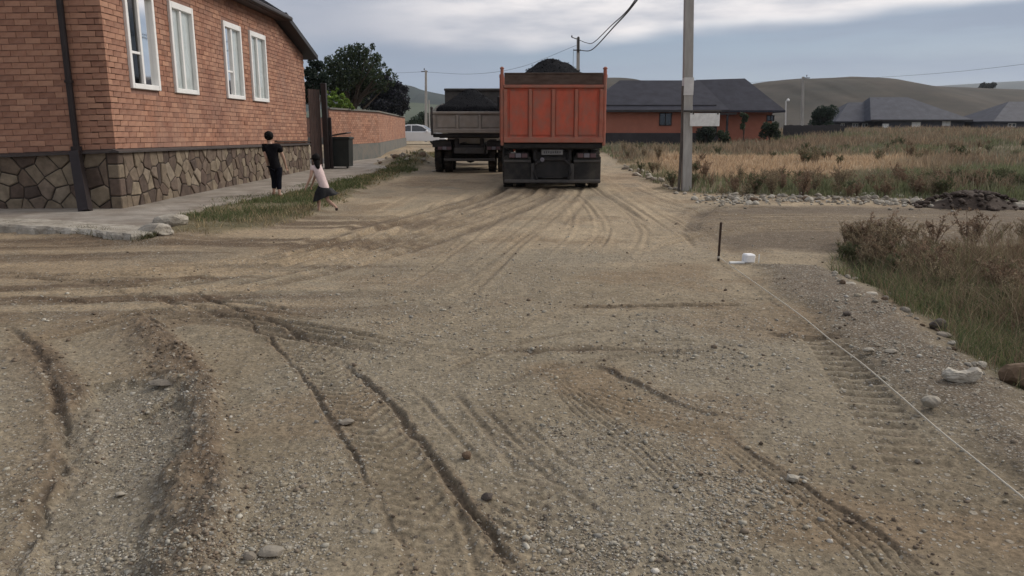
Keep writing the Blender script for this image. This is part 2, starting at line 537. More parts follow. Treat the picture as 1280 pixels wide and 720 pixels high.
GRAVELS = [(gpoly([(640, 560), (760, 540), (900, 560), (960, 640), (1010, 760), (640, 760)]), .9),
           (gpoly([(770, 400), (930, 400), (1000, 470), (1060, 560), (980, 580), (840, 500)]), .6),
           (gpoly([(380, 320), (640, 300), (700, 360), (600, 420), (380, 440)]), .4),
           (PIT, .85),
           (gpoly([(0, 500), (60, 500), (80, 600), (10, 700), (-60, 700)]), .6),
           (gpoly([(250, 620), (400, 560), (420, 640), (390, 760), (240, 760)]), .75)]
# lines worked into the soil: (points, kind, depth or height, width)
RUTS = [
    ([(5, 405), (40, 437), (66, 480), (77, 530), (68, 590), (45, 640), (15, 705), (0, 760)], 'rut', .028, .026),
    ([(292, 388), (345, 435), (392, 485), (425, 545), (465, 610), (500, 680), (520, 760)], 'rut', .017, .013),
    ([(425, 448), (470, 490), (520, 548), (575, 610), (620, 665), (655, 740)], 'rut', .026, .017),
    ([(230, 360), (300, 390), (345, 405), (395, 432), (435, 440), (480, 443)], 'rut', .024, .02),
    ([(740, 455), (795, 483), (845, 505), (890, 515), (940, 521)], 'edge', .055, .045),
    ([(895, 535), (960, 580), (1040, 625), (1110, 672), (1180, 740)], 'edge', .032, .05),
    ([(700, 384), (800, 384), (900, 383), (948, 382)], 'rut', .05, .035),
    ([(955, 418), (1000, 424), (1040, 425), (1060, 424)], 'edge', .05, .06),
    ([(600, 440), (700, 438), (800, 440), (910, 441)], 'rut', .03, .03),
    ([(135, 405), (170, 402), (205, 412), (222, 408)], 'edge', .06, .06),
    ([(150, 522), (180, 512), (215, 496), (240, 488)], 'rut', .05, .024),
    ([(155, 478), (180, 470), (215, 472), (240, 470)], 'edge', .06, .05),
    ([(0, 345), (100, 352), (190, 352), (260, 340)], 'rut', .03, .045),
    ([(120, 360), (190, 372), (250, 388), (300, 402)], 'rut', .022, .035),
    ([(0, 372), (120, 378), (230, 376), (330, 382), (400, 398)], 'rut', .024, .03),
    ([(860, 290), (880, 262), (930, 258), (1000, 262)], 'rut', .05, .12),
]
RIDGES = [([(160, 395), (205, 425), (240, 462), (262, 520), (262, 580), (275, 640), (262, 700), (255, 780)], .055, .14),
          ([(30, 425), (70, 455), (110, 520), (100, 580), (80, 640)], .02, .12)]
TREADS = [  # (points, width m, kind, depth)
    ([(360, 418), (415, 470), (470, 540), (520, 615), (560, 680), (590, 760)], .30, 'lug', .009),
    ([(690, 470), (745, 520), (800, 560), (850, 605), (880, 640)], .22, 'rib', .0065),
    ([(900, 545), (1000, 620), (1080, 680), (1150, 760)], .24, 'rib', .007),
    ([(700, 478), (780, 510), (880, 533), (960, 540)], .30, 'rib', .0065),
    ([(600, 500), (655, 560), (685, 640), (720, 760)], .20, 'lug', .005),
    ([(1035, 430), (1065, 470), (1100, 520), (1150, 585), (1230, 680)], .30, 'bar', .014),
    ([(1000, 400), (1040, 440), (1080, 500)], .28, 'bar', .010),
    ([(650, 600), (640, 680), (630, 760)], .26, 'lug', .008),
]
_fam = []


def family(A, B, n, dep, wid, seed, dk=.55):
    r = random.Random(seed)
    A = gline(A, 6); B = gline(B, 6)
    m = min(len(A), len(B))
    ia = np.linspace(0, len(A) - 1, 13); 
    A = np.stack([np.interp(ia, np.arange(len(A)), A[:, k]) for k in (0, 1)], 1)
    ib = np.linspace(0, len(B) - 1, 13)
    B = np.stack([np.interp(ib, np.arange(len(B)), B[:, k]) for k in (0, 1)], 1)
    for i in range(n):
        t = r.random(); w = r.uniform(-.1, .1)
        tt = np.clip(t + w * np.linspace(-1, 1, 13), -.1, 1.1)[:, None]
        P = A * (1 - tt) + B * tt
        a, b = sorted((r.randint(0, 7), r.randint(6, 13)))
        if b - a > 3: _fam.append((P[a:b], r.uniform(.4, 1.1) * dep * (1 if r.random() < .7 else -.6), r.uniform(.5, 1.5) * wid, dk * r.uniform(.4, 1.2)))


family([(-120, 330), (120, 338), (300, 318), (450, 278), (590, 240), (620, 214)], [(-120, 400), (150, 392), (380, 350), (560, 300), (690, 252), (720, 225)], 80, .019, .055, 1, .85)
family([(300, 330), (420, 290), (500, 250), (560, 220), (575, 205)], [(560, 420), (640, 340), (700, 285), (735, 250), (742, 230)], 30, .015, .028, 2, .45)
family([(620, 330), (675, 300), (700, 272), (690, 245), (660, 232)], [(930, 345), (900, 300), (862, 275), (805, 245), (762, 215)], 40, .013, .026, 3, .45)
family([(1300, 268), (1100, 262), (940, 262), (850, 250), (790, 225)], [(1300, 292), (1100, 290), (960, 288), (860, 300), (780, 330)], 26, .022, .035, 4, .6)
family([(-100, 420), (100, 400), (250, 380), (420, 395), (600, 425)], [(-100, 480), (60, 440), (240, 410), (430, 440), (640, 470)], 30, .013, .045, 5, .7)
family([(520, 470), (640, 420), (800, 400), (960, 405)], [(560, 520), (700, 470), (840, 450), (1000, 470)], 14, .011, .028, 6, .5)
family([(430, 480), (500, 560), (560, 640), (620, 760)], [(760, 480), (860, 560), (980, 640), (1100, 760)], 12, .007, .016, 7, .4)
RUT_W = [(gline(p), k, d, w) for p, k, d, w in RUTS]
RIDGE_W = [(gline(p), h, w) for p, h, w in RIDGES]
TREAD_W = [(gline(p), w, k, d) for p, w, k, d in TREADS]


KERB = gline([(-150, 287), (0, 287), (60, 290), (120, 296), (185, 302), (215, 298)], 3)


def terrain(x, y):
    x = np.asarray(x, np.float32); y = np.asarray(y, np.float32)
    r = np.hypot(x, y)
    h = np.zeros_like(x)
    near = np.clip(1 - sstep(r, 30, 60), 0, 1)
    # broad shape: flat lane, field rising slightly to the right, ditch behind the weeds
    h += 1.0 * sstep(y, 24, 75) * sstep(x, 9, 38)
    h += .12 * fbm(x, y, .05, 3, 3) * sstep(r, 25, 60)
    h += .035 * fbm(x, y, .33, 3, 1) * near
    sd_w = poly_sd(x, y, WEEDS); sd_v = poly_sd(x, y, VERGE); sd_f = poly_sd(x, y, FIELD)
    sd_b = poly_sd(x, y, BERM); sd_l = poly_sd(x, y, LATERAL); sd_d = poly_sd(x, y, DRY); sd_p = poly_sd(x, y, PIT)
    weed = sstep(sd_w, -.12, .22); verge = sstep(sd_v + .25 * fbm(x, y, 1.5, 3, 8), -.12, .15); field = sstep(sd_f + .6 * fbm(x, y, .8, 3, 9), -.3, .4)
    berm = sstep(sd_b + .15 * fbm(x, y, 2, 3, 4), -.1, .2); lat = sstep(sd_l + .3 * fbm(x, y, 1, 3, 4), -.3, .4); dry = sstep(sd_d + 5 * fbm(x, y, .22, 4, 4), -1.5, 1.8)
    pit = sstep(sd_p + .14 * fbm(x, y, 3.4, 4, 4, .6), -.025, .03)
    kq, _, _ = line_dist(x, y, KERB)
    h += .055 * np.exp(-(kq / .35) ** 2) * (1 + .6 * fbm(x, y, 2.2, 3, 11))
    h -= .24 * sstep(sd_w, -.05, .8)
    h += .25 * sstep(y, 31, 41) * (1 - sstep(x, 2, 5)) * (1 - sstep(y, 60, 90))
    h += .05 * berm * (1 - weed) + .05 * verge
    h -= .05 * pit
    # soil mound with rubble by the garden wall
    mx, my = MOUND
    h += .42 * np.exp(-(((x - mx) / 1.3) ** 2 + ((y - my) / 2.6) ** 2) ** 1.3) * (1 + .5 * fbm(x, y, 1.6, 3, 6))
    soft = (1 - .8 * pit)
    h += near * soft * (.014 * fbm(x, y, 2.1, 3, 21) + .0075 * fbm(x, y, 9, 3, 22))
    fine = near * np.clip(1 - sstep(r, 9, 16), 0, 1)
    cl = fbm(x, y, 26, 3, 23, .6)
    h += fine * (.0042 * cl + .0052 * np.maximum(fbm(x, y, 55, 2, 24), 0))
    track = np.zeros_like(x); dark = np.zeros_like(x); clod = np.zeros_like(x)
    grow = np.clip(r / 10, 1, 1.7)
    for P, d, w, dk in _fam:
        mnx, mxx, mny, mxy = P[:, 0].min() - .8, P[:, 0].max() + .8, P[:, 1].min() - .8, P[:, 1].max() + .8
        k = np.nonzero((x > mnx) & (x < mxx) & (y > mny) & (y < mxy))[0]
        if not len(k): continue
        xx, yy = x[k], y[k]
        q, s, L = line_dist(xx, yy, P)
        fade = np.clip(np.minimum(s, L - s) / (.25 * L), 0, 1)
        wob = 1 + .5 * fbm(s, yy * .2, 1.1, 2, 31)
        ww = w * grow[k]
        g = np.exp(-(q / ww) ** 2) * fade * wob
        sh = np.exp(-((np.abs(q) - 1.9 * ww) / (.9 * ww)) ** 2) * fade * wob
        h[k] += -d * g + .45 * d * sh
        track[k] = np.maximum(track[k], np.exp(-(q / (2.2 * ww)) ** 2) * fade)
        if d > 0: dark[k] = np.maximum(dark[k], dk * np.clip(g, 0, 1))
    for P, kind, d, w in RUT_W:
        k = np.nonzero((x > P[:, 0].min() - 1) & (x < P[:, 0].max() + 1) & (y > P[:, 1].min() - 1) & (y < P[:, 1].max() + 1))[0]
        if not len(k): continue
        xx, yy = x[k], y[k]
        wx = xx + .035 * fbm(xx, yy, 3.2, 3, 40) + .016 * fbm(xx, yy, 15, 2, 43); wy = yy + .035 * fbm(xx, yy, 3.2, 3, 47) + .016 * fbm(xx, yy, 15, 2, 44)
        q, s, L = line_dist(wx, wy, P)
        fade = np.clip(np.minimum(s, L - s) / (.18 * L), 0, 1) * np.clip(.25 + 1.25 * vnoise(s * 2.6, s * 0 + d * 90, 41), 0, 1.15)
        if kind == 'rut':
            g = 1 / (1 + np.exp((np.abs(q) - w) / (.16 * w)))
            sh = np.exp(-((np.abs(q) - 2.0 * w) / (.7 * w)) ** 2)
            h[k] += (-d * g +   .12 * d * sh * (1 + .8 * fbm(xx, yy, 14, 2, 42))) * fade
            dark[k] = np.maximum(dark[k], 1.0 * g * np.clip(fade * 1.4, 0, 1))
            clod[k] = np.maximum(clod[k], .6 * sh * fade)
        else:
            up = np.where(q < 0, np.exp(-np.abs(q) / w), 0); dn = np.where(q >= 0, np.exp(-np.abs(q) / (.55 * w)), 0)
            S = 1 / (1 + np.exp(np.clip((q + .008 * fbm(xx, yy, 22, 2, 45)) / .007, -30, 30)))
            h[k] += .42 * d * fade * (np.exp(-np.abs(q) / w) * .9 * S - np.exp(-np.abs(q) / (.55 * w)) * .6 * (1 - S)) * (1 + .5 * fbm(xx, yy, 11, 2, 46))
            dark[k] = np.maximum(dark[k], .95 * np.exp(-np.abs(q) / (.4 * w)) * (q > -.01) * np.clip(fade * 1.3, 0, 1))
            clod[k] = np.maximum(clod[k], up * .6 * fade)
    for P, hh, w in RIDGE_W:
        k = np.nonzero((x > P[:, 0].min() - 1) & (x < P[:, 0].max() + 1) & (y > P[:, 1].min() - 1) & (y < P[:, 1].max() + 1))[0]
        xx, yy = x[k], y[k]
        q, s, L = line_dist(xx + .06 * fbm(xx, yy, 2.5, 3, 50), yy, P)
        fade = np.clip(np.minimum(s, L - s) / (.12 * L), 0, 1)
        # steep ragged face on the left, long spill on the right
        g = np.where(q < 0, np.exp(-(q / (.5 * w)) ** 2), np.exp(-(q / (1.8 * w)) ** 2)) * fade
        h[k] += hh * g * (1 + .55 * fbm(xx, yy, 7, 3, 51)) + g * .022 * fbm(xx, yy, 20, 3, 52, .7)
        clod[k] = np.maximum(clod[k], g)
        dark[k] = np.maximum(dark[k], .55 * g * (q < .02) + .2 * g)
    for P, W, kind, d in TREAD_W:
        k = np.nonzero((x > P[:, 0].min() - 1) & (x < P[:, 0].max() + 1) & (y > P[:, 1].min() - 1) & (y < P[:, 1].max() + 1))[0]
        if not len(k): continue
        xx, yy = x[k], y[k]
        q, s, L = line_dist(xx + .012 * fbm(xx, yy, 4, 2, 60), yy, P)
        band = (1 - sstep(np.abs(q), W * .42, W * .5)) * np.clip(np.minimum(s, L - s) / (.2 * L), 0, 1)
        band = band * np.clip(.25 + 1.6 * vnoise(xx * 1.7, yy * 1.7, 61), 0, 1)
        if kind == 'rib':
            p = 1 - 2 * (.5 + .5 * np.cos(q * 2 * math.pi / (W / 6.0))) ** 4
        elif kind == 'lug':
            p = np.cos((s + np.abs(q) * .9) * 2 * math.pi / .085)
        else:
            p = np.cos(s * 2 * math.pi / .11)
        p = np.clip(p * 1.8, -1, 1)
        h[k] += d * band * (p * .5 - .5)
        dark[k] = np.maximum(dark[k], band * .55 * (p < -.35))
        track[k] = np.maximum(track[k], band * .6)
    # soil colours, with some groove shade mixed in
    def C(*c): return np.array(c, np.float32)
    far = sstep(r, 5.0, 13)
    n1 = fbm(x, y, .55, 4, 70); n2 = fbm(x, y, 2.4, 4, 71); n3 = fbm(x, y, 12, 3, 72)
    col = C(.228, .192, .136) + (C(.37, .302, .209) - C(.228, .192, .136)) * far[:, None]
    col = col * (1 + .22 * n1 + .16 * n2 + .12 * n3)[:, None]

    def blend(c, k): 
        nonlocal col
        k = np.clip(k, 0, 1)[:, None]; col = col * (1 - k) + C(*c) * k
    blend((.245, .217, .163), sstep(fbm(x, y, .8, 4, 73), -.02, .3) * .6 * (1 - lat))
    blend((.205, .148, .093), sstep(fbm(x, y, 1.1, 4, 74), .08, .38) * .55)
    blend((.41, .33, .222), track * .5 * far)
    blend((.155, .108, .072), clod * .75)
    blend((.095, .072, .053), dark * .85)  # grooves, treads and steep faces: damp soil plus shade put into the colour
    blend((.125, .098, .072), lat * .92 * (1 - .5 * track))
    blend((.14, .113, .084), berm * .85)
    blend((.215, .195, .153), pit * .7)
    blend((.10, .076, .055), np.exp(-(((sd_p + .14 * fbm(x, y, 3.4, 4, 4, .6)) + .02) / .035) ** 2) * sstep(x, -1.6, -.9) * .8)
    left = sstep(-x, 1.5, 5) * sstep(y, 6.0, 8) * (1 - sstep(y, 10, 12.5))
    blend((.18, .134, .09), left * .75)
    # soil dragged sideways by turning wheels: long brown and pale smears
    u = fbm(x * .30 + .18 * y, y * 3.2 - .25 * x, 1.0, 4, 77)
    sm = sstep(-x, -.3, 2.2) * sstep(y, 5.2, 6.4) * (1 - sstep(y, 11.5, 14))
    blend((.115, .082, .055), sstep(u, .02, .26) * sm * .9)
    blend((.36, .285, .19), sstep(-u, .06, .32) * sm * .6)
    blend((.085, .083, .042), verge * (.75 + .3 * n2))
    blend((.075, .072, .04), weed * .9)
    blend((.15, .125, .078), field * .95)
    blend((.30, .215, .125), dry * field * .8)
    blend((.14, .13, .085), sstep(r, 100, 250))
    grav = np.zeros_like(x)
    for P, a in GRAVELS:
        grav = np.maximum(grav, a * sstep(poly_sd(x, y, P) + .35 * fbm(x, y, 1.6, 3, 80), -.3, .25))
    grav = np.maximum(grav, .38 * sstep(fbm(x, y, 1.3, 4, 81), .0, .35))
    grav = np.maximum(grav, .95 * berm)
    grav = grav * (1 - weed) * (1 - verge) * (1 - field) * (1 - .5 * lat) * (1 - .45 * track)
    grav = np.maximum(grav, .11 * (1 - weed) * (1 - verge) * (1 - field))
    blend((.25, .223, .17), .55 * grav * (1 - berm))
    return h, col, grav


MOUND = tuple(G(515, 206)[:2])


def hgt(x, y):
    return float(terrain(np.array([x]), np.array([y]))[0][0])


def ground_material():
    m = bpy.data.materials.new('ground_soil'); m.use_nodes = True
    nt = m.node_tree; N, L = nt.nodes.new, nt.links.new
    b = nt.nodes['Principled BSDF']; b.inputs['Roughness'].default_value = 0.95; b.inputs['Specular IOR Level'].default_value = 0.15
    tc = N('ShaderNodeTexCoord'); vec = tc.outputs['Object']
    at = N('ShaderNodeAttribute'); at.attribute_name = 'soil'
    gr = N('ShaderNodeAttribute'); gr.attribute_name = 'gravel'

    def mixc(fac, a, bb, bt='MIX'):
        x = N('ShaderNodeMix'); x.data_type = 'RGBA'; x.blend_type = bt
        if isinstance(fac, float): x.inputs[0].default_value = fac
        else: L(fac, x.inputs[0])
        for k, v in ((6, a), (7, bb)):
            if isinstance(v, tuple): x.inputs[k].default_value = (*v[:3], 1)
            else: L(v, x.inputs[k])
        return x.outputs[2]

    def mth(op, a, c, clamp=False):
        q = N('ShaderNodeMath'); q.operation = op; q.use_clamp = clamp
        for k, v in ((0, a), (1, c)):
            if isinstance(v, (int, float)): q.inputs[k].default_value = v
            else: L(v, q.inputs[k])
        return q.outputs[0]

    def rng(v, a, c, d, e):
        q = N('ShaderNodeMapRange'); L(v, q.inputs[0])
        for k, z in zip((1, 2, 3, 4), (a, c, d, e)): q.inputs[k].default_value = z
        return q.outputs[0]

    def vor(scale, feat='F1'):
        v = N('ShaderNodeTexVoronoi'); v.feature = feat; v.inputs['Scale'].default_value = scale
        L(vec, v.inputs['Vector']); return v

    def noi(scale, det=5, ro=.6):
        n = N('ShaderNodeTexNoise'); n.inputs['Scale'].default_value = scale; n.inputs['Detail'].default_value = det; n.inputs['Roughness'].default_value = ro
        L(vec, n.inputs['Vector']); return n.outputs['Fac']
    n = noi(38, 6, .7)
    f = rng(n, .3, .7, .54, 1.46)
    n2 = noi(6.5, 5, .65)
    f = mth('MULTIPLY', f, rng(n2, .3, .7, .84, 1.16))
    cmb = N('ShaderNodeCombineColor')
    for k in range(3): L(f, cmb.inputs[k])
    c = mixc(1.0, at.outputs['Color'], cmb.outputs[0], 'MULTIPLY')
    hsum = mth('MULTIPLY', n, .8)
    for sc, amt, hh in ((46, .9, .55), (95, .8, .35), (24, .55, .8)):
        v = vor(sc)
        sx = N('ShaderNodeSeparateColor'); L(v.outputs['Color'], sx.inputs[0])
        pick = mth('GREATER_THAN', mth('ADD', sx.outputs[0], mth('MULTIPLY', gr.outputs['Fac'], .72 if sc > 30 else .42)), .90 if sc > 30 else .98)
        body = rng(v.outputs['Distance'], .30, .42, 1.0, 0.0)
        k = mth('MULTIPLY', mth('MULTIPLY', pick, body), amt)
        pale = N('ShaderNodeValToRGB')
        e = pale.color_ramp.elements
        e[0].color = (.12, .10, .08, 1); e[1].color = (.44, .41, .345, 1); e[0].position = .1
        L(sx.outputs[1], pale.inputs[0])
        c = mixc(k, c, pale.outputs[0])
        hsum = mth('ADD', hsum, mth('MULTIPLY', k, hh))
    L(c, b.inputs['Base Color'])
    bp = N('ShaderNodeBump'); bp.inputs['Distance'].default_value = .012; bp.inputs['Strength'].default_value = .9
    L(hsum, bp.inputs['Height']); L(bp.outputs[0], b.inputs['Normal'])
    return m


def build_ground():
    th = np.concatenate([np.linspace(-42, 42, 740), np.linspace(42, 318, 72)[1:-1]])
    th = np.radians(th)
    rr = np.concatenate([np.linspace(.25, 1.7, 10)[:-1], np.geomspace(1.7, 30, 720)[:-1], np.geomspace(30, 3200, 70)])
    nt_, nr = len(th), len(rr)
    R, T = np.meshgrid(rr, th, indexing='ij')
    x = (R * np.sin(T)).ravel(); y = (R * np.cos(T)).ravel()
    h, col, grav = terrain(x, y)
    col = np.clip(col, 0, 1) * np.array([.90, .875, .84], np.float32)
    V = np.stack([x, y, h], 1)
    V = np.concatenate([V, [[0, 0, 0]]]); col = np.concatenate([col, col[:1]]); grav = np.concatenate([grav, grav[:1]])
    idx = np.arange(nr * nt_).reshape(nr, nt_)
    a = idx[:-1]; b = idx[1:]
    q = np.stack([a, np.roll(a, -1, 1), np.roll(b, -1, 1), b], -1).reshape(-1, 4)[:, ::-1]
    c = len(V) - 1
    t = np.stack([np.full(nt_, c), np.roll(idx[0], -1), idx[0]], 1)
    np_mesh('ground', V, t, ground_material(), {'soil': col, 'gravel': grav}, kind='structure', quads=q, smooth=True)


build_ground()


# ---------------------------------------------------------------- hills
def ridge_hill(name, pts, m, depth, base_z=-1.0, seed=0, rough=.05):
    """a hill whose skyline runs through pts (x, y, z); it slopes to the front and to the back"""
    pts = smooth_line(pts, 14)
    n = len(pts); rows = np.array([-1, -.85, -.68, -.5, -.33, -.18, -.07, 0, .1, .3, .6, 1.0])
    V = []
    for k, s in enumerate(rows):
        prof = (math.cos(math.pi * s) * .5 + .5) ** .9
        for p in pts:
            hz = p[2] - base_z
            ny = s * depth
            wob = 1 + rough * 6 * float(fbm(np.array([p[0] * .01]), np.array([(p[1] + ny) * .01]), 2.2, 4, seed)[0]) * (1 if s != 0 else .03)
            V.append((p[0], p[1] + ny, base_z + hz * prof * (min(wob, 1.0) if abs(s) < .4 else wob)))
    idx = np.arange(len(rows) * n).reshape(len(rows), n)
    q = np.stack([idx[:-1, :-1], idx[:-1, 1:], idx[1:, 1:], idx[1:, :-1]], -1).reshape(-1, 4)
    return np_mesh(name, np.array(V), None, m, quads=q, kind='structure', smooth=True)


def sky_pts(L, Y):
    return [tuple(PX(px, py, Y)) for px, py in L]


ridge_hill('hill', sky_pts([(560, 128), (640, 112), (700, 101), (757, 97), (790, 98), (815, 104), (850, 110), (900, 112), (945, 104), (975, 100.5), (1010, 98.3), (1050, 97), (1078, 98.5), (1100, 103), (1125, 107.5), (1165, 109.5), (1200, 111), (1240, 112.5), (1300, 115), (1420, 128), (1600, 140)], 420), M['hill'], 190, seed=2)
ridge_hill('green_hill', sky_pts([(300, 150), (420, 136), (500, 128), (550, 131), (620, 136), (700, 150)], 700), M['green_hill'], 260, seed=3)
ridge_hill('forest_hill', sky_pts([(200, 140), (330, 120), (440, 104), (505, 106), (530, 113), (560, 119), (620, 128), (720, 140)], 1150), M['forest_hill'], 330, seed=4)
ridge_hill('blue_ridge', sky_pts([(900, 140), (1050, 120), (1120, 112), (1165, 108), (1210, 105), (1280, 101), (1360, 98), (1480, 104), (1650, 118)], 2500), M['blue_ridge'], 500, seed=5, rough=.008)

# ---------------------------------------------------------------- pavement of old concrete along the house
def slab(name, pts, z, thick, m, jit=.05, seed=0, step=.22, batter=.03):
    r = random.Random(seed)
    out = []
    n = len(pts)
    for i in range(n):
        a, b = Vector(pts[i]), Vector(pts[(i + 1) % n])
        k = max(1, int((b - a).length / step))
        for j in range(k):
            p = a.lerp(b, j / k)
            out.append(Vector((p.x, p.y, 0)))
    k = len(out)
    area = sum(out[i].x * out[(i + 1) % k].y - out[(i + 1) % k].x * out[i].y for i in range(k))
    nrm = []
    for i in range(k):
        t = out[(i + 1) % k] - out[i - 1]; t.normalize()
        nrm.append(Vector((t.y, -t.x, 0)) * (1 if area > 0 else -1))
    w = 0.0; top, rim, low = [], [], []
    for p, q in zip(out, nrm):
        w = .6 * w + r.uniform(-jit, jit)
        p = p + q * w
        top.append((p.x, p.y, z + r.uniform(-.004, .004)))
        c = p + q * (batter * .5 + r.uniform(0, .03)); rim.append((c.x, c.y, z - .015 - r.uniform(0, .03)))
        c = p + q * (batter + r.uniform(0, .06)); low.append((c.x, c.y, z - thick))
    mb = MB()
    mb.add(top + rim + low, [tuple(range(k))] + [(i, k + i, k + (i + 1) % k, (i + 1) % k) for i in range(k)] + [(k + i, 2 * k + i, 2 * k + (i + 1) % k, k + (i + 1) % k) for i in range(k)])
    me = mb.mesh(name)
    return link_mesh(name, me, m, None, 'structure')


HX, HY0, HY1, HXL, SZ = -6.7, 13.05, 25.4, -13.6, 0.10
g1 = lambda px, py: tuple(G(px, py, SZ))
slab('pavement', [(-16, 11.9, 0), g1(-120, 277), g1(0, 278), g1(60, 281), g1(120, 287), g1(178, 294), g1(205, 283), g1(222, 268), g1(262, 256),
                  g1(330, 245), g1(380, 234), g1(440, 221), g1(484, 209), g1(505, 198), (-6.0, 46, 0), (-8.6, 56, 0), (-9.5, 26, 0), (-9.5, 14, 0), (-16, 14, 0)],
     SZ, .14, M['concrete'], seed=3)
slab('pavement_kerb', [(-16, 11.72, 0), g1(-120, 280), g1(0, 281.5), g1(60, 284.5), g1(120, 289), g1(165, 294), g1(190, 292), g1(178, 284.5), g1(120, 280), g1(60, 275.5), g1(0, 273), g1(-120, 272), (-16, 12.2, 0)],
     SZ + .016, .15, M['pale_concrete'], jit=.035, seed=8, step=.10, batter=.05)

# ---------------------------------------------------------------- the brick house
house = thing('brick_house', (HX, HY0, 0), 'red brick house with crazy stone plinth, white windows and dark metal roof', 'house')
HO = Vector((HX, HY0, 0))
LEDGE_N, LEDGE_F, LEDGE_L = 1.075, 0.945, 0.80     # height of the plinth ledge: corner, far end, left end
P, BT = .0955, .083                               # course pitch and brick height
TOPZ = 4.62


def ledge_z(s, side):
    return LEDGE_N + (LEDGE_F - LEDGE_N) * s / (HY1 - HY0) if side == 'r' else LEDGE_N + (LEDGE_L - LEDGE_N) * s / (HX - HXL)


# windows as they sit on the long wall (y from, y to, sill z, head z)
def wpos(bl, br, tl, tr):
    a, b = PV(*bl, HX), PV(*br, HX); 
    zt = (PV(*tl, HX).z + PV(*tr, HX).z) / 2 if tl else None
    return [a.y, b.y, (a.z + b.z) / 2, zt]


WIN = [wpos((163, 106), (199, 114), None, None), wpos((218.5, 116), (247, 120), (207.5, 2), (236, 11)),
       wpos((283.5, 122), (305, 126), (273.7, 24), (296, 31)), wpos((316, 127), (335, 129), (308, 36.5), (327.5, 43))]
zs = sum(w[2] for w in WIN) / 4
zt = sum(w[3] for w in WIN[1:]) / 3
for w in WIN: w[2], w[3] = zs, zt
EAVE_Z = PV(341, 22, HX).z
BREAK_Y = PV(341, 22, HX).y
LOW_Z = PV(386, 71, HX).z


def wall_top(y):
    """top of the long wall: level eaves, then the lean-to slope at the far end"""
    if y <= BREAK_Y: return EAVE_Z
    return EAVE_Z + (LOW_Z - EAVE_Z) * (y - BREAK_Y) / (HY1 - BREAK_Y)


mw = MB()
core = .012                                          # mortar lies this far behind the brick faces
outline = [(HY0 + core, 0), (HY1, 0), (HY1, wall_top(HY1)), (BREAK_Y, EAVE_Z), (HY0 + core, EAVE_Z)]


def in_win(y, z, g=0.0):
    return any(w[0] - g < y < w[1] + g and w[2] - g < z < w[3] + g for w in WIN)


# wall core built round the window openings: strips between the openings
ys = sorted([HY0 + core, HY1] + [v for w in WIN for v in w[:2]] + [BREAK_Y])
for a, b in zip(ys[:-1], ys[1:]):
    mid = (a + b) / 2
    wn = [w for w in WIN if w[0] < mid < w[1]]
    ta, tb = wall_top(a), wall_top(b)
    segs = [(0, 0, wn[0][2], wn[0][2]), (wn[0][3], wn[0][3], ta, tb)] if wn else [(0, 0, ta, tb)]
    for (la, lb, ha, hb) in segs:
        mw.prism([(HX - core, a, la), (HX - core, b, lb), (HX - core, b, hb), (HX - core, a, ha)], (-.36, 0, 0))
mw.prism([(HX - core, HY0 + core, 0), (HXL, HY0 + core, 0), (HXL, HY0 + core, EAVE_Z), (HX - core, HY0 + core, EAVE_Z)], (0, -0.0 + .34, 0))
mw.prism([(HXL, HY1 - .3, 0), (HX - .40, HY1 - .3, 0), (HX - .40, HY1 - .3, LOW_Z), (HXL, HY1 - .3, LOW_Z)], (0, .3, 0))
mw.prism([(HXL, HY0 + .4, 0), (HXL, HY1 - .32, 0), (HXL, HY1 - .32, LOW_Z), (HXL, HY0 + .4, LOW_Z)], (.3, 0, 0))
wall = mw.build('wall', M['mortar'], house, HO)

# bricks
br_me = []
for k in range(6):
    r = random.Random(k)
    mb = MB()
    L_, D_, H_ = .2555, .05, BT
    vs = []
    for z in (-1, 1):
        for (sx, sy) in ((-1, -1), (1, -1), (1, 1), (-1, 1)):
            vs.append((sx * L_ / 2 + r.uniform(-.004, .004), sy * D_ / 2 + (r.uniform(-.003, .003) if sy < 0 else 0), z * H_ / 2 + r.uniform(-.0035, .0035)))
    mb.add(vs, [(3, 2, 1, 0), (4, 5, 6, 7), (0, 1, 5, 4), (1, 2, 6, 5), (2, 3, 7, 6), (3, 0, 4, 7)])
    br_me.append(mb.mesh('brick'))
    br_me[-1].materials.append(M['brick'])
rb = random.Random(77)
bricks = []            # (centre, heading, scale, yaw/tilt)
for side in 'lr':
    Lw = (HX - HXL) if side == 'l' else (HY1 - HY0)
    row = 0
    while True:
        zb = LEDGE_N + .035 + row * P
        if zb > EAVE_Z: break
        s = -.13 if row % 2 else 0.0
        while s < Lw:
            s0, s1 = max(s, 0), min(s + .25, Lw)
            c = (s0 + s1) / 2
            z = zb + BT / 2 + (ledge_z(c, side) - LEDGE_N) * max(0, 1 - row / 30)
            ok = s1 - s0 > .04
            if side == 'r':
                y = HY0 + c
                if z + BT * .6 > wall_top(y + .12): ok = False
                for w in WIN:
                    if w[2] - .04 < z < w[3] + .04 and w[0] - .002 < HY0 + s1 and w[1] + .002 > HY0 + s0:
                        lft, rgt = w[0] - .004 - (HY0 + s0), HY0 + s1 - (w[1] + .004)
                        if lft > .03: s1 = s0 + lft
                        elif rgt > .03: s0 = s1 - rgt
                        else: ok = False
                c = (s0 + s1) / 2; y = HY0 + c
                p = Vector((HX - .025, y, z)); hd = math.pi / 2
            else:
                p = Vector((HX - c, HY0 + .025, z)); hd = 0
                if c < .13 and row % 2 == 0: pass
            if ok: bricks.append((p, hd, (s1 - s0) / .25, rb.uniform(-.008, .008), rb.randrange(6), rb.uniform(-.003, .0045), side))
            s += .262
        row += 1


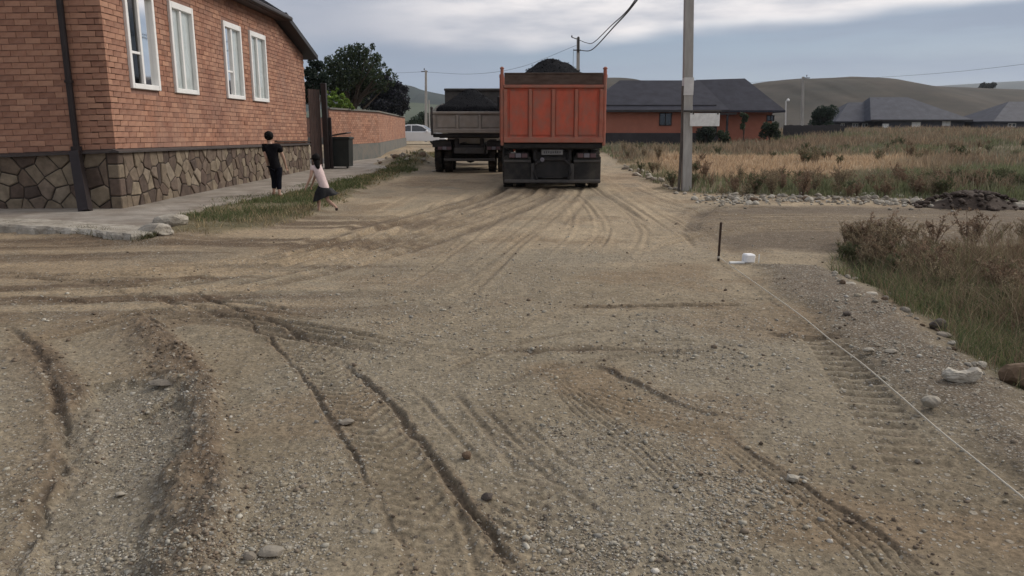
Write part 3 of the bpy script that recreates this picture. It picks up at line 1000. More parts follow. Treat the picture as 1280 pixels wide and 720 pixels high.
def brick_m(bk):
    p, hd, sc, tilt, k, push, side = bk
    out = Vector((push, 0, 0)) if side == 'r' else Vector((0, -push, 0))
    return Matrix.Translation(p + out) @ Matrix.Rotation(hd, 4, 'Z') @ Matrix.Rotation(tilt, 4, 'Y') @ Matrix.Diagonal((sc, 1, 1, 1))


def seen_size(p):
    d = p - Vector((0, 0, CAM_H)); fz = d.y * CT - d.z * ST; fy = d.y * ST + d.z * CT
    u, v = d.x / fz * F_PX, fy / fz * F_PX
    if abs(u) > 650 or abs(v) > 370: return 0
    return 1 / fz


order = sorted(range(len(bricks)), key=lambda i: -seen_size(bricks[i][0]) * (1.0 if bricks[i][6] == 'l' else .8))
single = set(order[:300])
mb = MB()
for i, bk in enumerate(bricks):
    Mx = brick_m(bk)
    if i in single:
        o = bpy.data.objects.new('brick', br_me[bk[4]])
        COL.objects.link(o); o.parent = wall
        o.matrix_local = Matrix.Translation(-HO) @ Mx
    else:
        me = br_me[bk[4]]
        mb.add([Mx @ v.co for v in me.vertices], [tuple(p.vertices) for p in me.polygons])
mb.build('brickwork', M['brick'], wall, HO, kind='stuff')


# plinth of irregular flat stones: Voronoi cells with recessed joints
def clip(poly, a, b, c):
    out = []
    for i in range(len(poly)):
        p, q = poly[i], poly[(i + 1) % len(poly)]
        dp, dq = a * p[0] + b * p[1] - c, a * q[0] + b * q[1] - c
        if dp <= 0: out.append(p)
        if dp * dq < 0:
            t = dp / (dp - dq); out.append((p[0] + (q[0] - p[0]) * t, p[1] + (q[1] - p[1]) * t))
    return out


def cells(W, H, sx, sz, seed):
    r = random.Random(seed); S = []
    nx, nz = max(1, round(W / sx)), max(1, round(H / sz))
    for i in range(nx):
        for j in range(nz):
            S.append(((i + .5 + r.uniform(-.46, .46) + (.25 if j % 2 else -.25)) * W / nx, (j + .5 + r.uniform(-.42, .42)) * H / nz))
    out = []
    for i, s in enumerate(S):
        poly = [(0, 0), (W, 0), (W, H), (0, H)]
        for t in sorted(S, key=lambda q: (q[0] - s[0]) ** 2 + (q[1] - s[1]) ** 2)[1:20]:
            a, b = t[0] - s[0], t[1] - s[1]
            poly = clip(poly, a, b, (t[0] ** 2 + t[1] ** 2 - s[0] ** 2 - s[1] ** 2) / 2)
            if len(poly) < 3: break
        if len(poly) >= 3: out.append(poly)
    return out


def inset(poly, d):
    out = poly; n = len(poly)
    area = sum(poly[i][0] * poly[(i + 1) % n][1] - poly[(i + 1) % n][0] * poly[i][1] for i in range(n))
    sg = 1 if area > 0 else -1
    for i in range(n):
        p, q = poly[i], poly[(i + 1) % n]
        ex, ey = q[0] - p[0], q[1] - p[1]; l = math.hypot(ex, ey)
        if l < 1e-5: continue
        nx, ny = sg * ey / l, -sg * ex / l
        out = clip(out, nx, ny, nx * p[0] + ny * p[1] - d)
        if len(out) < 3: return []
    return out


mj = MB()                                             # the bedding mortar behind the stones
mj.prism([(HX + .012, HY0 - .012, -.05), (HX + .012, HY1, -.05), (HX + .012, HY1, LEDGE_F), (HX + .012, HY0 - .012, LEDGE_N)], (-.03, 0, 0))
mj.prism([(HXL, HY0 - .012, -.05), (HX - .02, HY0 - .012, -.05), (HX - .02, HY0 - .012, LEDGE_N), (HXL, HY0 - .012, LEDGE_L)], (0, .03, 0))
plinth = mj.build('plinth', M['joint'], house, HO)
rs = random.Random(5)
n_st = 0


def stones(side, W, H, sx, sz, s0, seed):
    global n_st
    for poly in cells(W, H, sx, sz, seed):
        a = inset(poly, .011); b = inset(poly, .026)
        if len(a) < 3 or len(b) < 3 or len(a) != len(b): 
            b = a and [((p[0] - sum(q[0] for q in a) / len(a)) * .9 + sum(q[0] for q in a) / len(a), (p[1] - sum(q[1] for q in a) / len(a)) * .9 + sum(q[1] for q in a) / len(a)) for p in a]
        if not a: continue
        pr = rs.uniform(.012, .04)

        def to3(p, out):
            s = s0 + p[0]; z = .02 + p[1] * (ledge_z(s, side) - .02) / H
            return Vector((HX + .012 + out, HY0 + s, z)) if side == 'r' else Vector((HX - s, HY0 - .012 - out, z))
        n = len(a); mb = MB()
        vs = [to3(p, 0) for p in a] + [to3(p, pr * .7) for p in a] + [to3(p, pr + rs.uniform(-.004, .004)) for p in b]
        fs = [(i, (i + 1) % n, n + (i + 1) % n, n + i) for i in range(n)] + [(n + i, n + (i + 1) % n, 2 * n + (i + 1) % n, 2 * n + i) for i in range(n)] + [tuple(range(2 * n, 3 * n))]
        mb.add(vs, fs)
        mb.build('stone', M['stone'], plinth, HO)
        n_st += 1


stones('l', 3.3, 1.05, .27, .265, .16, 4)
stones('r', HY1 - HY0 - .16, 1.03, .245, .27, .16, 9)
# corner blocks
for j, (z0, z1) in enumerate(((0.02, .30), (.315, .60), (.615, .84), (.855, 1.07))):
    mb = MB(); mb.bbox((HX + .035 - .09, HY0 - .035 + .09, (z0 + z1) / 2), (.19, .19, z1 - z0), .015)
    mb.build('stone', M['stone'], plinth, HO)
ml = MB()
for side in 'lr':
    Lw = (HX - HXL) if side == 'l' else (HY1 - HY0 + .05)
    q = []
    if side == 'r':
        ml.prism([(HX - .02, HY0 - .10, LEDGE_N - .025), (HX + .10, HY0 - .10, LEDGE_N - .035), (HX + .10, HY0 - .10, LEDGE_N - .005), (HX - .02, HY0 - .10, LEDGE_N + .03)], (0, Lw + .1, LEDGE_F - LEDGE_N))
    else:
        ml.prism([(HX - .021, HY0 + .02, LEDGE_N - .025), (HX - .021, HY0 - .10, LEDGE_N - .035), (HX - .021, HY0 - .10, LEDGE_N - .005), (HX - .021, HY0 + .02, LEDGE_N + .03)], (-Lw, 0, LEDGE_L - LEDGE_N))
ml.build('ledge', M['ledge'], house, HO)

# windows
for i, (y0, y1, z0, z1) in enumerate(WIN):
    fw = .085
    mf = MB(); xo = HX + .045
    for (a, b, c, d) in ((y0, y0 + fw, z0, z1), (y1 - fw, y1, z0, z1), (y0 + fw, y1 - fw, z0, z0 + fw * 1.1), (y0 + fw, y1 - fw, z1 - fw * 1.5, z1)):
        mf.bbox((xo - .06, (a + b) / 2, (c + d) / 2), (.13, b - a - .002, d - c - .002), .008)
    fr = mf.build('window', M['white_frame'], house, HO)
    ym = y0 + (y1 - y0) * .47
    mm = MB(); mm.bbox((HX - .012, ym, (z0 + z1) / 2), (.07, .075, z1 - z0 - 2 * fw - .03), .006)
    mm.build('mullion', M['white_frame'], fr, HO)
    zt_ = z0 + (z1 - z0) * .36
    mt = MB(); mt.bbox((HX - .02, (y0 + fw + ym - .04) / 2, zt_), (.05, ym - .04 - y0 - fw, .045), .004)
    if i in (0, 2): mt.build('transom', M['white_frame'], fr, HO)
    for (a, b) in ((y0 + fw, ym - .0375), (ym + .0375, y1 - fw)):
        mp_ = MB(); zc_, zh_ = (z0 + z1) / 2 - .03, (z1 - z0) / 2 - fw - .02
        mp_.add([(HX - .022, a, zc_ - zh_), (HX - .022, b, zc_ - zh_), (HX - .022, b, zc_ + zh_), (HX - .022, a, zc_ + zh_)], [(0, 1, 2, 3)])
        mp_.build('pane', M['glass_clear'] if 'glass_clear' in M else M['glass'], fr, HO)
    mr = MB(); mr.box((HX - .34, (y0 + y1) / 2, (z0 + z1) / 2), (.01, y1 - y0 - .02, z1 - z0 - .02))
    mr.build('backing', M['room'], fr, HO)
    spans = [(ym + .02, y1 - fw * .7)] + ([(y0 + fw * .7, ym - .02)] if i in (1, 3) else [])
    for (a, b) in spans:
        mc = MB(); n = 26
        pts = [(HX - .048 + .012 * math.sin(k * 1.35 + i), a + (b - a) * k / n) for k in range(n + 1)]
        vs = [(x, y, z0 + .05) for x, y in pts] + [(x, y, z1 - .06) for x, y in pts]
        mc.add(vs, [(k, k + 1, n + 2 + k, n + 1 + k) for k in range(n)])
        mc.build('curtain', M['curtain'], fr, HO, smooth=True)

# roof: eaves board along the long wall, main slope, gable verge, lean-to at the far end
ROOF_S = .62
OX = HX + .34
mr = MB()
by1 = BREAK_Y + .45
ez = EAVE_Z - .02
ridge_x = HX - 4.6
for (ya, yb) in ((HY0 - .5, by1),):
    prof = [(OX, ez), (OX, ez + .11), (ridge_x, ez + .11 + (OX - ridge_x) * ROOF_S), (ridge_x, ez + (OX - ridge_x) * ROOF_S)]
    mr.prism([(x, ya, z) for x, z in prof], (0, yb - ya, 0))
    prof = [(2 * ridge_x - OX, ez), (2 * ridge_x - OX, ez + .11), (ridge_x - .002, ez + .11 + (OX - ridge_x) * ROOF_S), (ridge_x - .002, ez + (OX - ridge_x) * ROOF_S)]
    mr.prism([(x, ya, z) for x, z in prof], (0, yb - ya, 0))
roof = mr.build('roof', M['dark_roof'], house, HO)
mr = MB()
for k in range(40):
    y = HY0 - .3 + k * .27
    if y > by1 - .1: break
    mr.prism([(OX + .004, y, ez + .112), (OX + .004, y + .03, ez + .112), (OX + .004, y + .03, ez + .135), (OX + .004, y, ez + .135)], (ridge_x - OX, 0, (OX - ridge_x) * ROOF_S))
mr.build('roof_seam', M['dark_roof'], roof, HO, kind='stuff')
mr = MB()
mr.bbox((OX + .05, (HY0 - .5 + by1) / 2, ez + .04), (.10, by1 - HY0 + .5, .12), .03)
mr.build('gutter', M['brown_metal'], roof, HO)
mr = MB()
mr.box(((OX + HX) / 2 + .02, (HY0 - .5 + by1) / 2 , ez - .012), (OX - HX - .05, by1 - HY0 + .46, .02))
mr.build('soffit', M['brown_metal'], roof, HO)
# lean-to roof at the far end: falls away from the viewer
lz0, lz1 = EAVE_Z + .06, LOW_Z + .01
dy = HY1 - BREAK_Y
sl = (lz1 - lz0) / dy
ye = HY1 + .42
mr = MB()
mr.prism([(OX + .03, BREAK_Y + .1, lz0 + sl * .1 - .02), (OX + .03, ye, lz0 + sl * (ye - BREAK_Y) - .02), (OX + .03, ye, lz0 + sl * (ye - BREAK_Y) + .12), (OX + .03, BREAK_Y + .1, lz0 + sl * .1 + .12)], (-6.5, 0, 0))
mr.build('lean_to_roof', M['dark_roof'], house, HO)
mr = MB()
mr.prism([(HX + .03, BREAK_Y + .5, EAVE_Z), (HX - 9.2, BREAK_Y + .5, EAVE_Z), (ridge_x, BREAK_Y + .5, EAVE_Z + 2.9)], (0, -.25, 0))
mr.build('gable', M['tan_paint'], house, HO)
mr = MB()
mr.prism([(HX - .05, HY0 + .4, EAVE_Z - .03), (HX - 9.2, HY0 + .4, EAVE_Z - .03), (ridge_x, HY0 + .4, EAVE_Z + 2.85)], (0, -.25, 0))
mr.build('gable', M['tan_paint'], house, HO)
# drainpipe: round pipe down the short wall, then a wide leaning foot
dp = PX(94, 183, HY0 - .12); dt = PX(76, 4, HY0 - .10)
md = MB()
md.tube([(dp.x, HY0 - .085, 1.05), (dp.x, HY0 - .085, EAVE_Z - .1), (dp.x, HY0 - .4, EAVE_Z + .02)], .052, 12)
dpo = md.build('drainpipe', M['brown_metal'], house, HO, smooth=False)
fb = G(107, 264, SZ)
md = MB()
a0 = Vector((dp.x, HY0 - .14, 1.06)); a1 = Vector((fb.x, fb.y, SZ + .0))
ax = (a1 - a0).normalized(); sx = Vector((1, 0, 0)); sx = (sx - ax * sx.dot(ax)).normalized(); sy = ax.cross(sx)
w0, w1 = .075, .085
md.add([a0 + sx * w0 * u + sy * .06 * v for u, v in ((-1, -1), (1, -1), (1, 1), (-1, 1))] + [a1 + sx * w1 * u + sy * .075 * v for u, v in ((-1, -1), (1, -1), (1, 1), (-1, 1))],
       [(0, 1, 2, 3), (7, 6, 5, 4), (0, 4, 5, 1), (1, 5, 6, 2), (2, 6, 7, 3), (3, 7, 4, 0)])
md.build('pipe_foot', M['brown_metal'], dpo, HO)
md = MB(); md.lathe([(-.06, .06), (-.06, .085), (.06, .085), (.06, .06)], 'z', (dp.x, HY0 - .095, 1.09), 12)
md.build('pipe_collar', M['brown_metal'], dpo, HO)
for z in (2.2, 3.6):
    md = MB(); md.lathe([(-.02, .057), (-.02, .07), (.02, .07), (.02, .057)], 'z', (dp.x, HY0 - .085, z), 12)
    md.build('pipe_clip', M['brown_metal'], dpo, HO)
# rusty gas pipe along the ledge at the far end
md = MB()
pa = PV(347, 172, HX + .09); pb = PV(395, 178, HX + .09)
lz_ = ledge_z(pa.y - HY0, 'r')
md.tube([(HX - .03, pa.y, lz_ + .10), (HX + .05, pa.y, lz_ + .10), (HX + .06, pa.y + .08, lz_ + .09), (HX + .06, HY1 + .1, LEDGE_F + .07), (HX + .06, HY1 + .1, LEDGE_F - .1)], .022, 8)
md.build('gas_pipe', M['rust'], house, HO, smooth=True)

# ---------------------------------------------------------------- gate beside the house, wall beyond it
gp0 = Vector((HX + .06, HY1 + .12, 0)); gp1 = PX(401.5, 160, HY1 + .55)
gate = thing('metal_gate', (gp0.x, gp0.y, SZ), 'tall brown metal gate of upright sheets between house end and garden wall', 'gate')
GO = Vector((gp0.x, gp0.y, SZ))
gtop = PX(395, 112, HY1 + .4).z
n = 7
d = Vector((gp1.x - gp0.x, gp1.y - gp0.y, 0))
dn = d.normalized(); nn = Vector((dn.y, -dn.x, 0))
for k in range(n):
    a = gp0 + d * ((k + .04) / n); b = gp0 + d * ((k + .96) / n)
    mg = MB()
    lo, hi = SZ + .08, gtop + (0.0 if k % 2 else .01)
    mid = (a + b) / 2 + nn * .018
    mg.prism([(a.x, a.y, lo), (mid.x, mid.y, lo), (b.x, b.y, lo), (b.x - nn.x * .012, b.y - nn.y * .012, lo), (a.x - nn.x * .012, a.y - nn.y * .012, lo)], (0, 0, hi - lo))
    mg.build('panel', M['gate'], gate, GO)
mg = MB()
for z in (SZ + .35, 1.3, gtop - .25):
    c = gp0 + d * .5 - nn * .04
    mg.box((c.x, c.y, z), (d.length, .04, .05), Matrix.Rotation(math.atan2(d.y, d.x), 3, 'Z'))
mg.build('rail', M['gate'], gate, GO)
pp = PX(407, 160, HY1 + .5)
mg = MB(); ptop = PX(404, 104, HY1 + .5).z
mg.bbox((pp.x, pp.y, (SZ + ptop) / 2), (.17, .17, ptop - SZ), .012)
mg.bbox((pp.x + .14, pp.y + .06, (SZ + ptop * .62) / 2), (.09, .09, ptop * .62 - SZ), .01)
mg.build('post', M['brown_metal'], gate, GO)

W0 = Vector((PX(409, 160, 30.2).x, 30.2, 0)); W1 = Vector((PX(470, 160, 36).x, 36, 0)); W2 = Vector((PX(504.5, 160, 55).x, 55, 0))
gwall = thing('garden_wall', (W0.x, W0.y, 0), 'long orange brick garden wall with grey concrete footing and flat coping', 'wall')
GW = Vector(W0)
FZ, WT = .78, 2.16
bw = MB(); bc = MB(); bf = MB(); bcp = MB()
rw = random.Random(6)
for (A, B, tz) in ((W0, W1, (2.15, 2.17)), (W1, W2, (2.17, 2.16)), (W2, W2 + Vector((-9, 3, 0)), (2.16, 2.16))):
    e = B - A; Lw = e.length; ed = e.normalized(); nv = Vector((ed.y, -ed.x, 0)); rot = Matrix.Rotation(math.atan2(ed.y, ed.x), 3, 'Z')
    c = (A + B) / 2
    bc.box((c.x - nv.x * .012, c.y - nv.y * .012, (FZ + WT) / 2), (Lw, .22, WT - FZ), rot)
    bf.bbox((0, 0, 0), (1, 1, 1), .01) if False else bf.box((c.x, c.y, FZ / 2 - .1), (Lw + .04, .34, FZ + .2), rot)
    bcp.box((c.x, c.y, WT + .035), (Lw + .05, .34, .065), rot)
    if tz[1] == 2.16 and A is W2: continue
    row = 0
    z = FZ + .006
    while z + .08 < WT:
        s = -.13 if row % 2 else 0
        while s < Lw - .05:
            s0, s1 = max(s, 0), min(s + .25, Lw)
            p = A + ed * ((s0 + s1) / 2)
            bw.box((p.x + nv.x * (.103 + rw.uniform(-.002, .003)), p.y + nv.y * .103, z + .041), (s1 - s0 - .008, .024, .082), rot)
            s += .262
        row += 1; z += .0925
bc.build('wall_core', M['mortar'], gwall, GW)
bw.build('brickwork', M['brick'], gwall, GW, kind='stuff')
bf.build('footing', M['footing'], gwall, GW)
bcp.build('coping', M['footing'], gwall, GW)

# wheeled bin in front of the wall
bp_ = G(427, 210, SZ)
binT = thing('waste_bin', (bp_.x, bp_.y, SZ), 'black square waste bin with lifted lid beside the brown gate post', 'bin')
bz = PX(427, 171, bp_.y).z - SZ
wd = PX(440, 190, bp_.y).x - PX(414, 190, bp_.y).x
mb = MB()
t = .93
hw = wd / 2
mb.add([(-hw * t, -hw * t, .06), (hw * t, -hw * t, .06), (hw * t, hw * t, .06), (-hw * t, hw * t, .06), (-hw, -hw, bz), (hw, -hw, bz), (hw, hw, bz), (-hw, hw, bz)],
       [(3, 2, 1, 0), (0, 1, 5, 4), (1, 2, 6, 5), (2, 3, 7, 6), (3, 0, 4, 7), (4, 5, 6, 7)])
mb.build('body', M['bin'], binT)
mb = MB()
for sgn in (-1, 1):
    mb.bbox((0, sgn * (hw + .02), bz - .05), (wd + .07, .045, .07), .01); mb.bbox((sgn * (hw + .02), 0, bz - .05), (.045, wd, .07), .01)
mb.build('rim', M['bin'], binT)
mb = MB()
mb.bbox((0, 0, 0), (wd * .94, wd + .06, .035), .012)
lid = mb.build('lid', M['brown_metal'], binT)
lid.location = (-.02, 0, bz + .085); lid.rotation_euler = (0, rad(-9), 0)
for sx_ in (-1, 1):
    mb = MB(); mb.lathe([(-.025, .02), (-.025, .06), (.025, .06), (.025, .02)], 'x', (sx_ * hw * .7, -hw * .6, .06), 12)
    mb.build('wheel', M['tyre'], binT)


# ---------------------------------------------------------------- trees
def leaf_cloud(centres, n, size, cols, seed, squash=1.0, up=.0):
    """many small leaf blades in clumps: centres = (x, y, z, radius)"""
    r = np.random.default_rng(seed)
    C_ = np.array(centres, float)
    w = C_[:, 3] ** 2.2; w /= w.sum()
    k = r.choice(len(C_), n, p=w)
    d = r.normal(size=(n, 3)); d /= np.linalg.norm(d, axis=1)[:, None]
    rad_ = r.random(n) ** .45
    p = C_[k, :3] + d * (C_[k, 3] * rad_)[:, None] * np.array([1, 1, squash])
    a = r.normal(size=(n, 3)); a /= np.linalg.norm(a, axis=1)[:, None]
    b = np.cross(a, r.normal(size=(n, 3))); b /= np.linalg.norm(b, axis=1)[:, None]
    s = size * r.uniform(.55, 1.35, n)[:, None]
    V = np.stack([p - a * s, p + b * s * .45, p + a * s, p - b * s * .45], 1).reshape(-1, 3)
    q = np.arange(n * 4).reshape(n, 4)
    cc = np.array(cols)[r.integers(0, len(cols), n)] * r.uniform(.7, 1.25, n)[:, None]
    tone = np.random.default_rng(seed + 1).uniform(.75, 1.25, len(C_))[k]
    cc = cc * tone[:, None]
    return V, q, np.repeat(cc, 4, 0)


def tree(name, base, label, cat, blobs, n, size, cols, trunk_h, trunk_r, seed, group=None, shoots=()):
    """base x,y,z; blobs = foliage clumps given relative to the base"""
    t = thing(name, base, label, cat, group)
    r = random.Random(seed)
    mb = MB()
    mb.tube([(0, 0, -.1), (r.uniform(-.05, .05), 0, trunk_h * .5), (r.uniform(-.1, .1), 0, trunk_h)], [trunk_r, trunk_r * .8, trunk_r * .6], 8)
    for b in blobs:
        a = Vector((0, 0, trunk_h * r.uniform(.55, 1)))
        e = Vector(b[:3])
        m_ = a.lerp(e, .5) + Vector((r.uniform(-.1, .1), r.uniform(-.1, .1), r.uniform(0, .2)))
        mb.tube([a, m_, e], [trunk_r * .42, trunk_r * .25, trunk_r * .08], 5)
    for (a, e) in shoots:
        a, e = Vector(a), Vector(e)
        mb.tube([a, a.lerp(e, .5) + Vector((.05, 0, .05)), e], [.03, .018, .006], 4)
    mb.build('trunk', M['bark'], t)
    V, q, c = leaf_cloud(blobs, n, size, cols, seed)
    np_mesh('crown', V, None, M['leaf'], {'col': c}, parent=t, quads=q)
    return t


def blobs_px(pts, Y, base, jy=1.2, seed=0):
    r = random.Random(seed); out = []
    for (px, py, rp) in pts:
        y = Y + r.uniform(-jy, jy)
        p = PX(px, py, y)
        out.append((p.x - base[0], p.y - base[1], p.z - base[2], rp * y / 970.0))
    return out


B = (PX(440, 160, 39).x, 39.0, 0.0)
bl = blobs_px([(405, 100, 15), (415, 82, 13), (432, 72, 14), (448, 66, 13), (428, 95, 20), (450, 88, 19), (466, 80, 12), (444, 112, 20), (462, 104, 16), (472, 94, 9), (420, 112, 14), (478, 108, 9), (458, 65, 6), (472, 72, 6), (486, 90, 5), (494, 96, 4), (466, 58, 4), (446, 58, 4), (438, 60, 4), (480, 82, 4), (490, 104, 5)], 39, B, 1.3, 4)
tree('deciduous_tree', B, 'broad dark green leafy tree rising behind the orange garden wall', 'tree', bl, 8500, .085, [(.042, .062, .034), (.032, .05, .03), (.055, .074, .036)], 2.6, .16, 4)
B = (PX(392, 160, 35).x, 35.0, 0.0)
bl = blobs_px([(388, 92, 9), (392, 110, 13), (384, 118, 12), (398, 82, 7), (404, 100, 9), (390, 78, 5)], 35, B, .8, 5)
tree('evergreen_tree', B, 'small blackish tree squeezed between house gable end and leafy tree', 'tree', bl, 4000, .075, [(.022, .036, .024), (.018, .03, .022)], 2.4, .12, 5)
B = (PX(486, 160, 50).x, 50.0, 0.0)
bl = blobs_px([(470, 122, 13), (486, 116, 15), (500, 124, 12), (492, 134, 11), (478, 134, 11), (505, 112, 6), (482, 100, 8), (508, 134, 5), (466, 110, 10), (497, 106, 6), (458, 126, 12), (470, 134, 9), (452, 116, 9), (486, 138, 8), (500, 138, 7)], 49, B, 1.0, 6)
tree('plum_tree', B, 'dusky purple leaved tree hanging over the far part of garden wall', 'tree', bl, 11000, .09, [(.027, .027, .038), (.022, .024, .032), (.03, .034, .034)], 2.0, .12, 6)
B = (PX(424, 160, 32.6).x, 32.9, 0.0)
bl = blobs_px([(408, 130, 3), (412, 124, 3.4), (417, 117, 3), (420, 123, 4), (426, 128, 3.6), (433, 126, 3.2), (428, 120, 2.6), (437, 131, 3), (415, 131, 3.6), (423, 133, 3.6), (432, 133, 3.2), (441, 135, 2), (408, 115, 1.8), (421, 112, 1.6), (413, 139, 2), (428, 138, 2)], 32.5, B, .35, 7)
tree('grape_vine', B, 'bright yellow-green leafy vine on top of the garden wall', 'vine', bl, 1500, .075, [(.17, .26, .045), (.12, .21, .04), (.21, .29, .06)], 2.1, .03, 7)
# a small house and trees far down the lane, left of the grey truck
B = (PX(528, 160, 95).x, 95.0, 0.2)
bl = blobs_px([(520, 152, 8), (530, 148, 9), (540, 150, 9), (548, 153, 8), (512, 156, 6)], 95, B, 1.0, 8)
tree('leafy_tree', B, 'dim green tree far down the lane behind the white car', 'tree', bl, 2500, .16, [(.045, .065, .042), (.035, .055, .038)], 1.6, .15, 8)

# ---------------------------------------------------------------- dump trucks (local frame: rear face at y = 0, front towards +y)
def wheel(parent, x, y, z, r, w, name='wheel'):
    mb = MB()
    mb.lathe([(-w / 2, r * .58), (-w / 2 + .01, r * .80), (-w / 2 + .03, r * .95), (-w * .3, r), (w * .3, r), (w / 2 - .03, r * .95), (w / 2 - .01, r * .80), (w / 2, r * .58)], 'x', (0, 0, 0), 28)
    # tread blocks
    for k in range(28):
        a = 2 * math.pi * k / 28
        for s in (-1, 1):
            R = Matrix.Rotation(a, 3, 'X') @ Matrix.Rotation(.35 * s, 3, 'Z')
            mb.box(Matrix.Rotation(a, 3, 'X') @ Vector((s * w * .22, 0, r + .004)), (w * .4, r * .13, .02), R)
    o = mb.build(name, M['tyre'], parent, smooth=False)
    o.location = (x, y, z)
    mr = MB()
    mr.lathe([(-w * .35, .02), (-w * .4, r * .2), (-w * .25, r * .3), (-w * .38, r * .5), (-w * .47, r * .585), (w * .47, r * .585), (w * .38, r * .5), (w * .25, r * .3), (w * .4, r * .2), (w * .35, .02)], 'x', (0, 0, 0), 20)
    mr.build('rim', M['rim'], o, smooth=False)
    return o


def heap(name, loc, rx, ry, h, m, label, cat, base=-.3, seed=0, flat=.5, cone=False):
    """a lumpy heap of loose material"""
    n, k = 64, 26
    th = np.linspace(0, 2 * np.pi, n, endpoint=False); rr = np.linspace(0, 1, k)
    R, T = np.meshgrid(rr, th, indexing='ij')
    x = (R * np.cos(T) * rx).ravel(); y = (R * np.sin(T) * ry).ravel()
    # squared outline
    sq = 1 / np.maximum(np.abs(np.cos(T)), np.abs(np.sin(T)))
    sq = (1 + (sq - 1) * flat * R).ravel(); x *= sq; y *= sq
    rho = R.ravel()
    z = (h * (1 - np.sqrt(rho ** 2 + .02) + .14) if cone else h * (1 - sstep(rho * .97, 0, 1)) ** .75) + base * sstep(rho, .9, 1.0)
    z += (.05 * fbm(x, y, 2.4, 3, seed) + .03 * fbm(x, y, 9, 3, seed + 3)) * (1 - .6 * rho)
    idx = np.arange(k * n).reshape(k, n)
    q = np.stack([idx[:-1], np.roll(idx[:-1], -1, 1), np.roll(idx[1:], -1, 1), idx[1:]], -1).reshape(-1, 4)[:, ::-1]
    o = np_mesh(name, np.stack([x, y, z], 1), None, m, quads=q, smooth=True)
    o.location = loc
    if name == 'asphalt_load':
        r = np.random.default_rng(seed); mb = MB()
        for i in r.choice(len(x), 420):
            k_ = r.uniform(.006, .016); a_ = r.uniform(0, 6)
            c_ = Vector((x[i] + r.normal(0, .04), y[i] + r.normal(0, .04), z[i] + k_ * .2))
            p8 = [Vector((sx * r.uniform(.6, 1.2), sy * r.uniform(.6, 1.2), sz * r.uniform(.5, 1))) * k_ for sx in (-1, 1) for sy in (-1, 1) for sz in (-1, 1)]
            mb.add([c_ + Matrix.Rotation(a_, 3, 'Z') @ v_ for v_ in p8], [(0, 1, 3, 2), (4, 6, 7, 5), (0, 4, 5, 1), (2, 3, 7, 6), (0, 2, 6, 4), (1, 5, 7, 3)])
        mb.build('lumps', m, o, kind='stuff')
    return tag(o, label, cat)


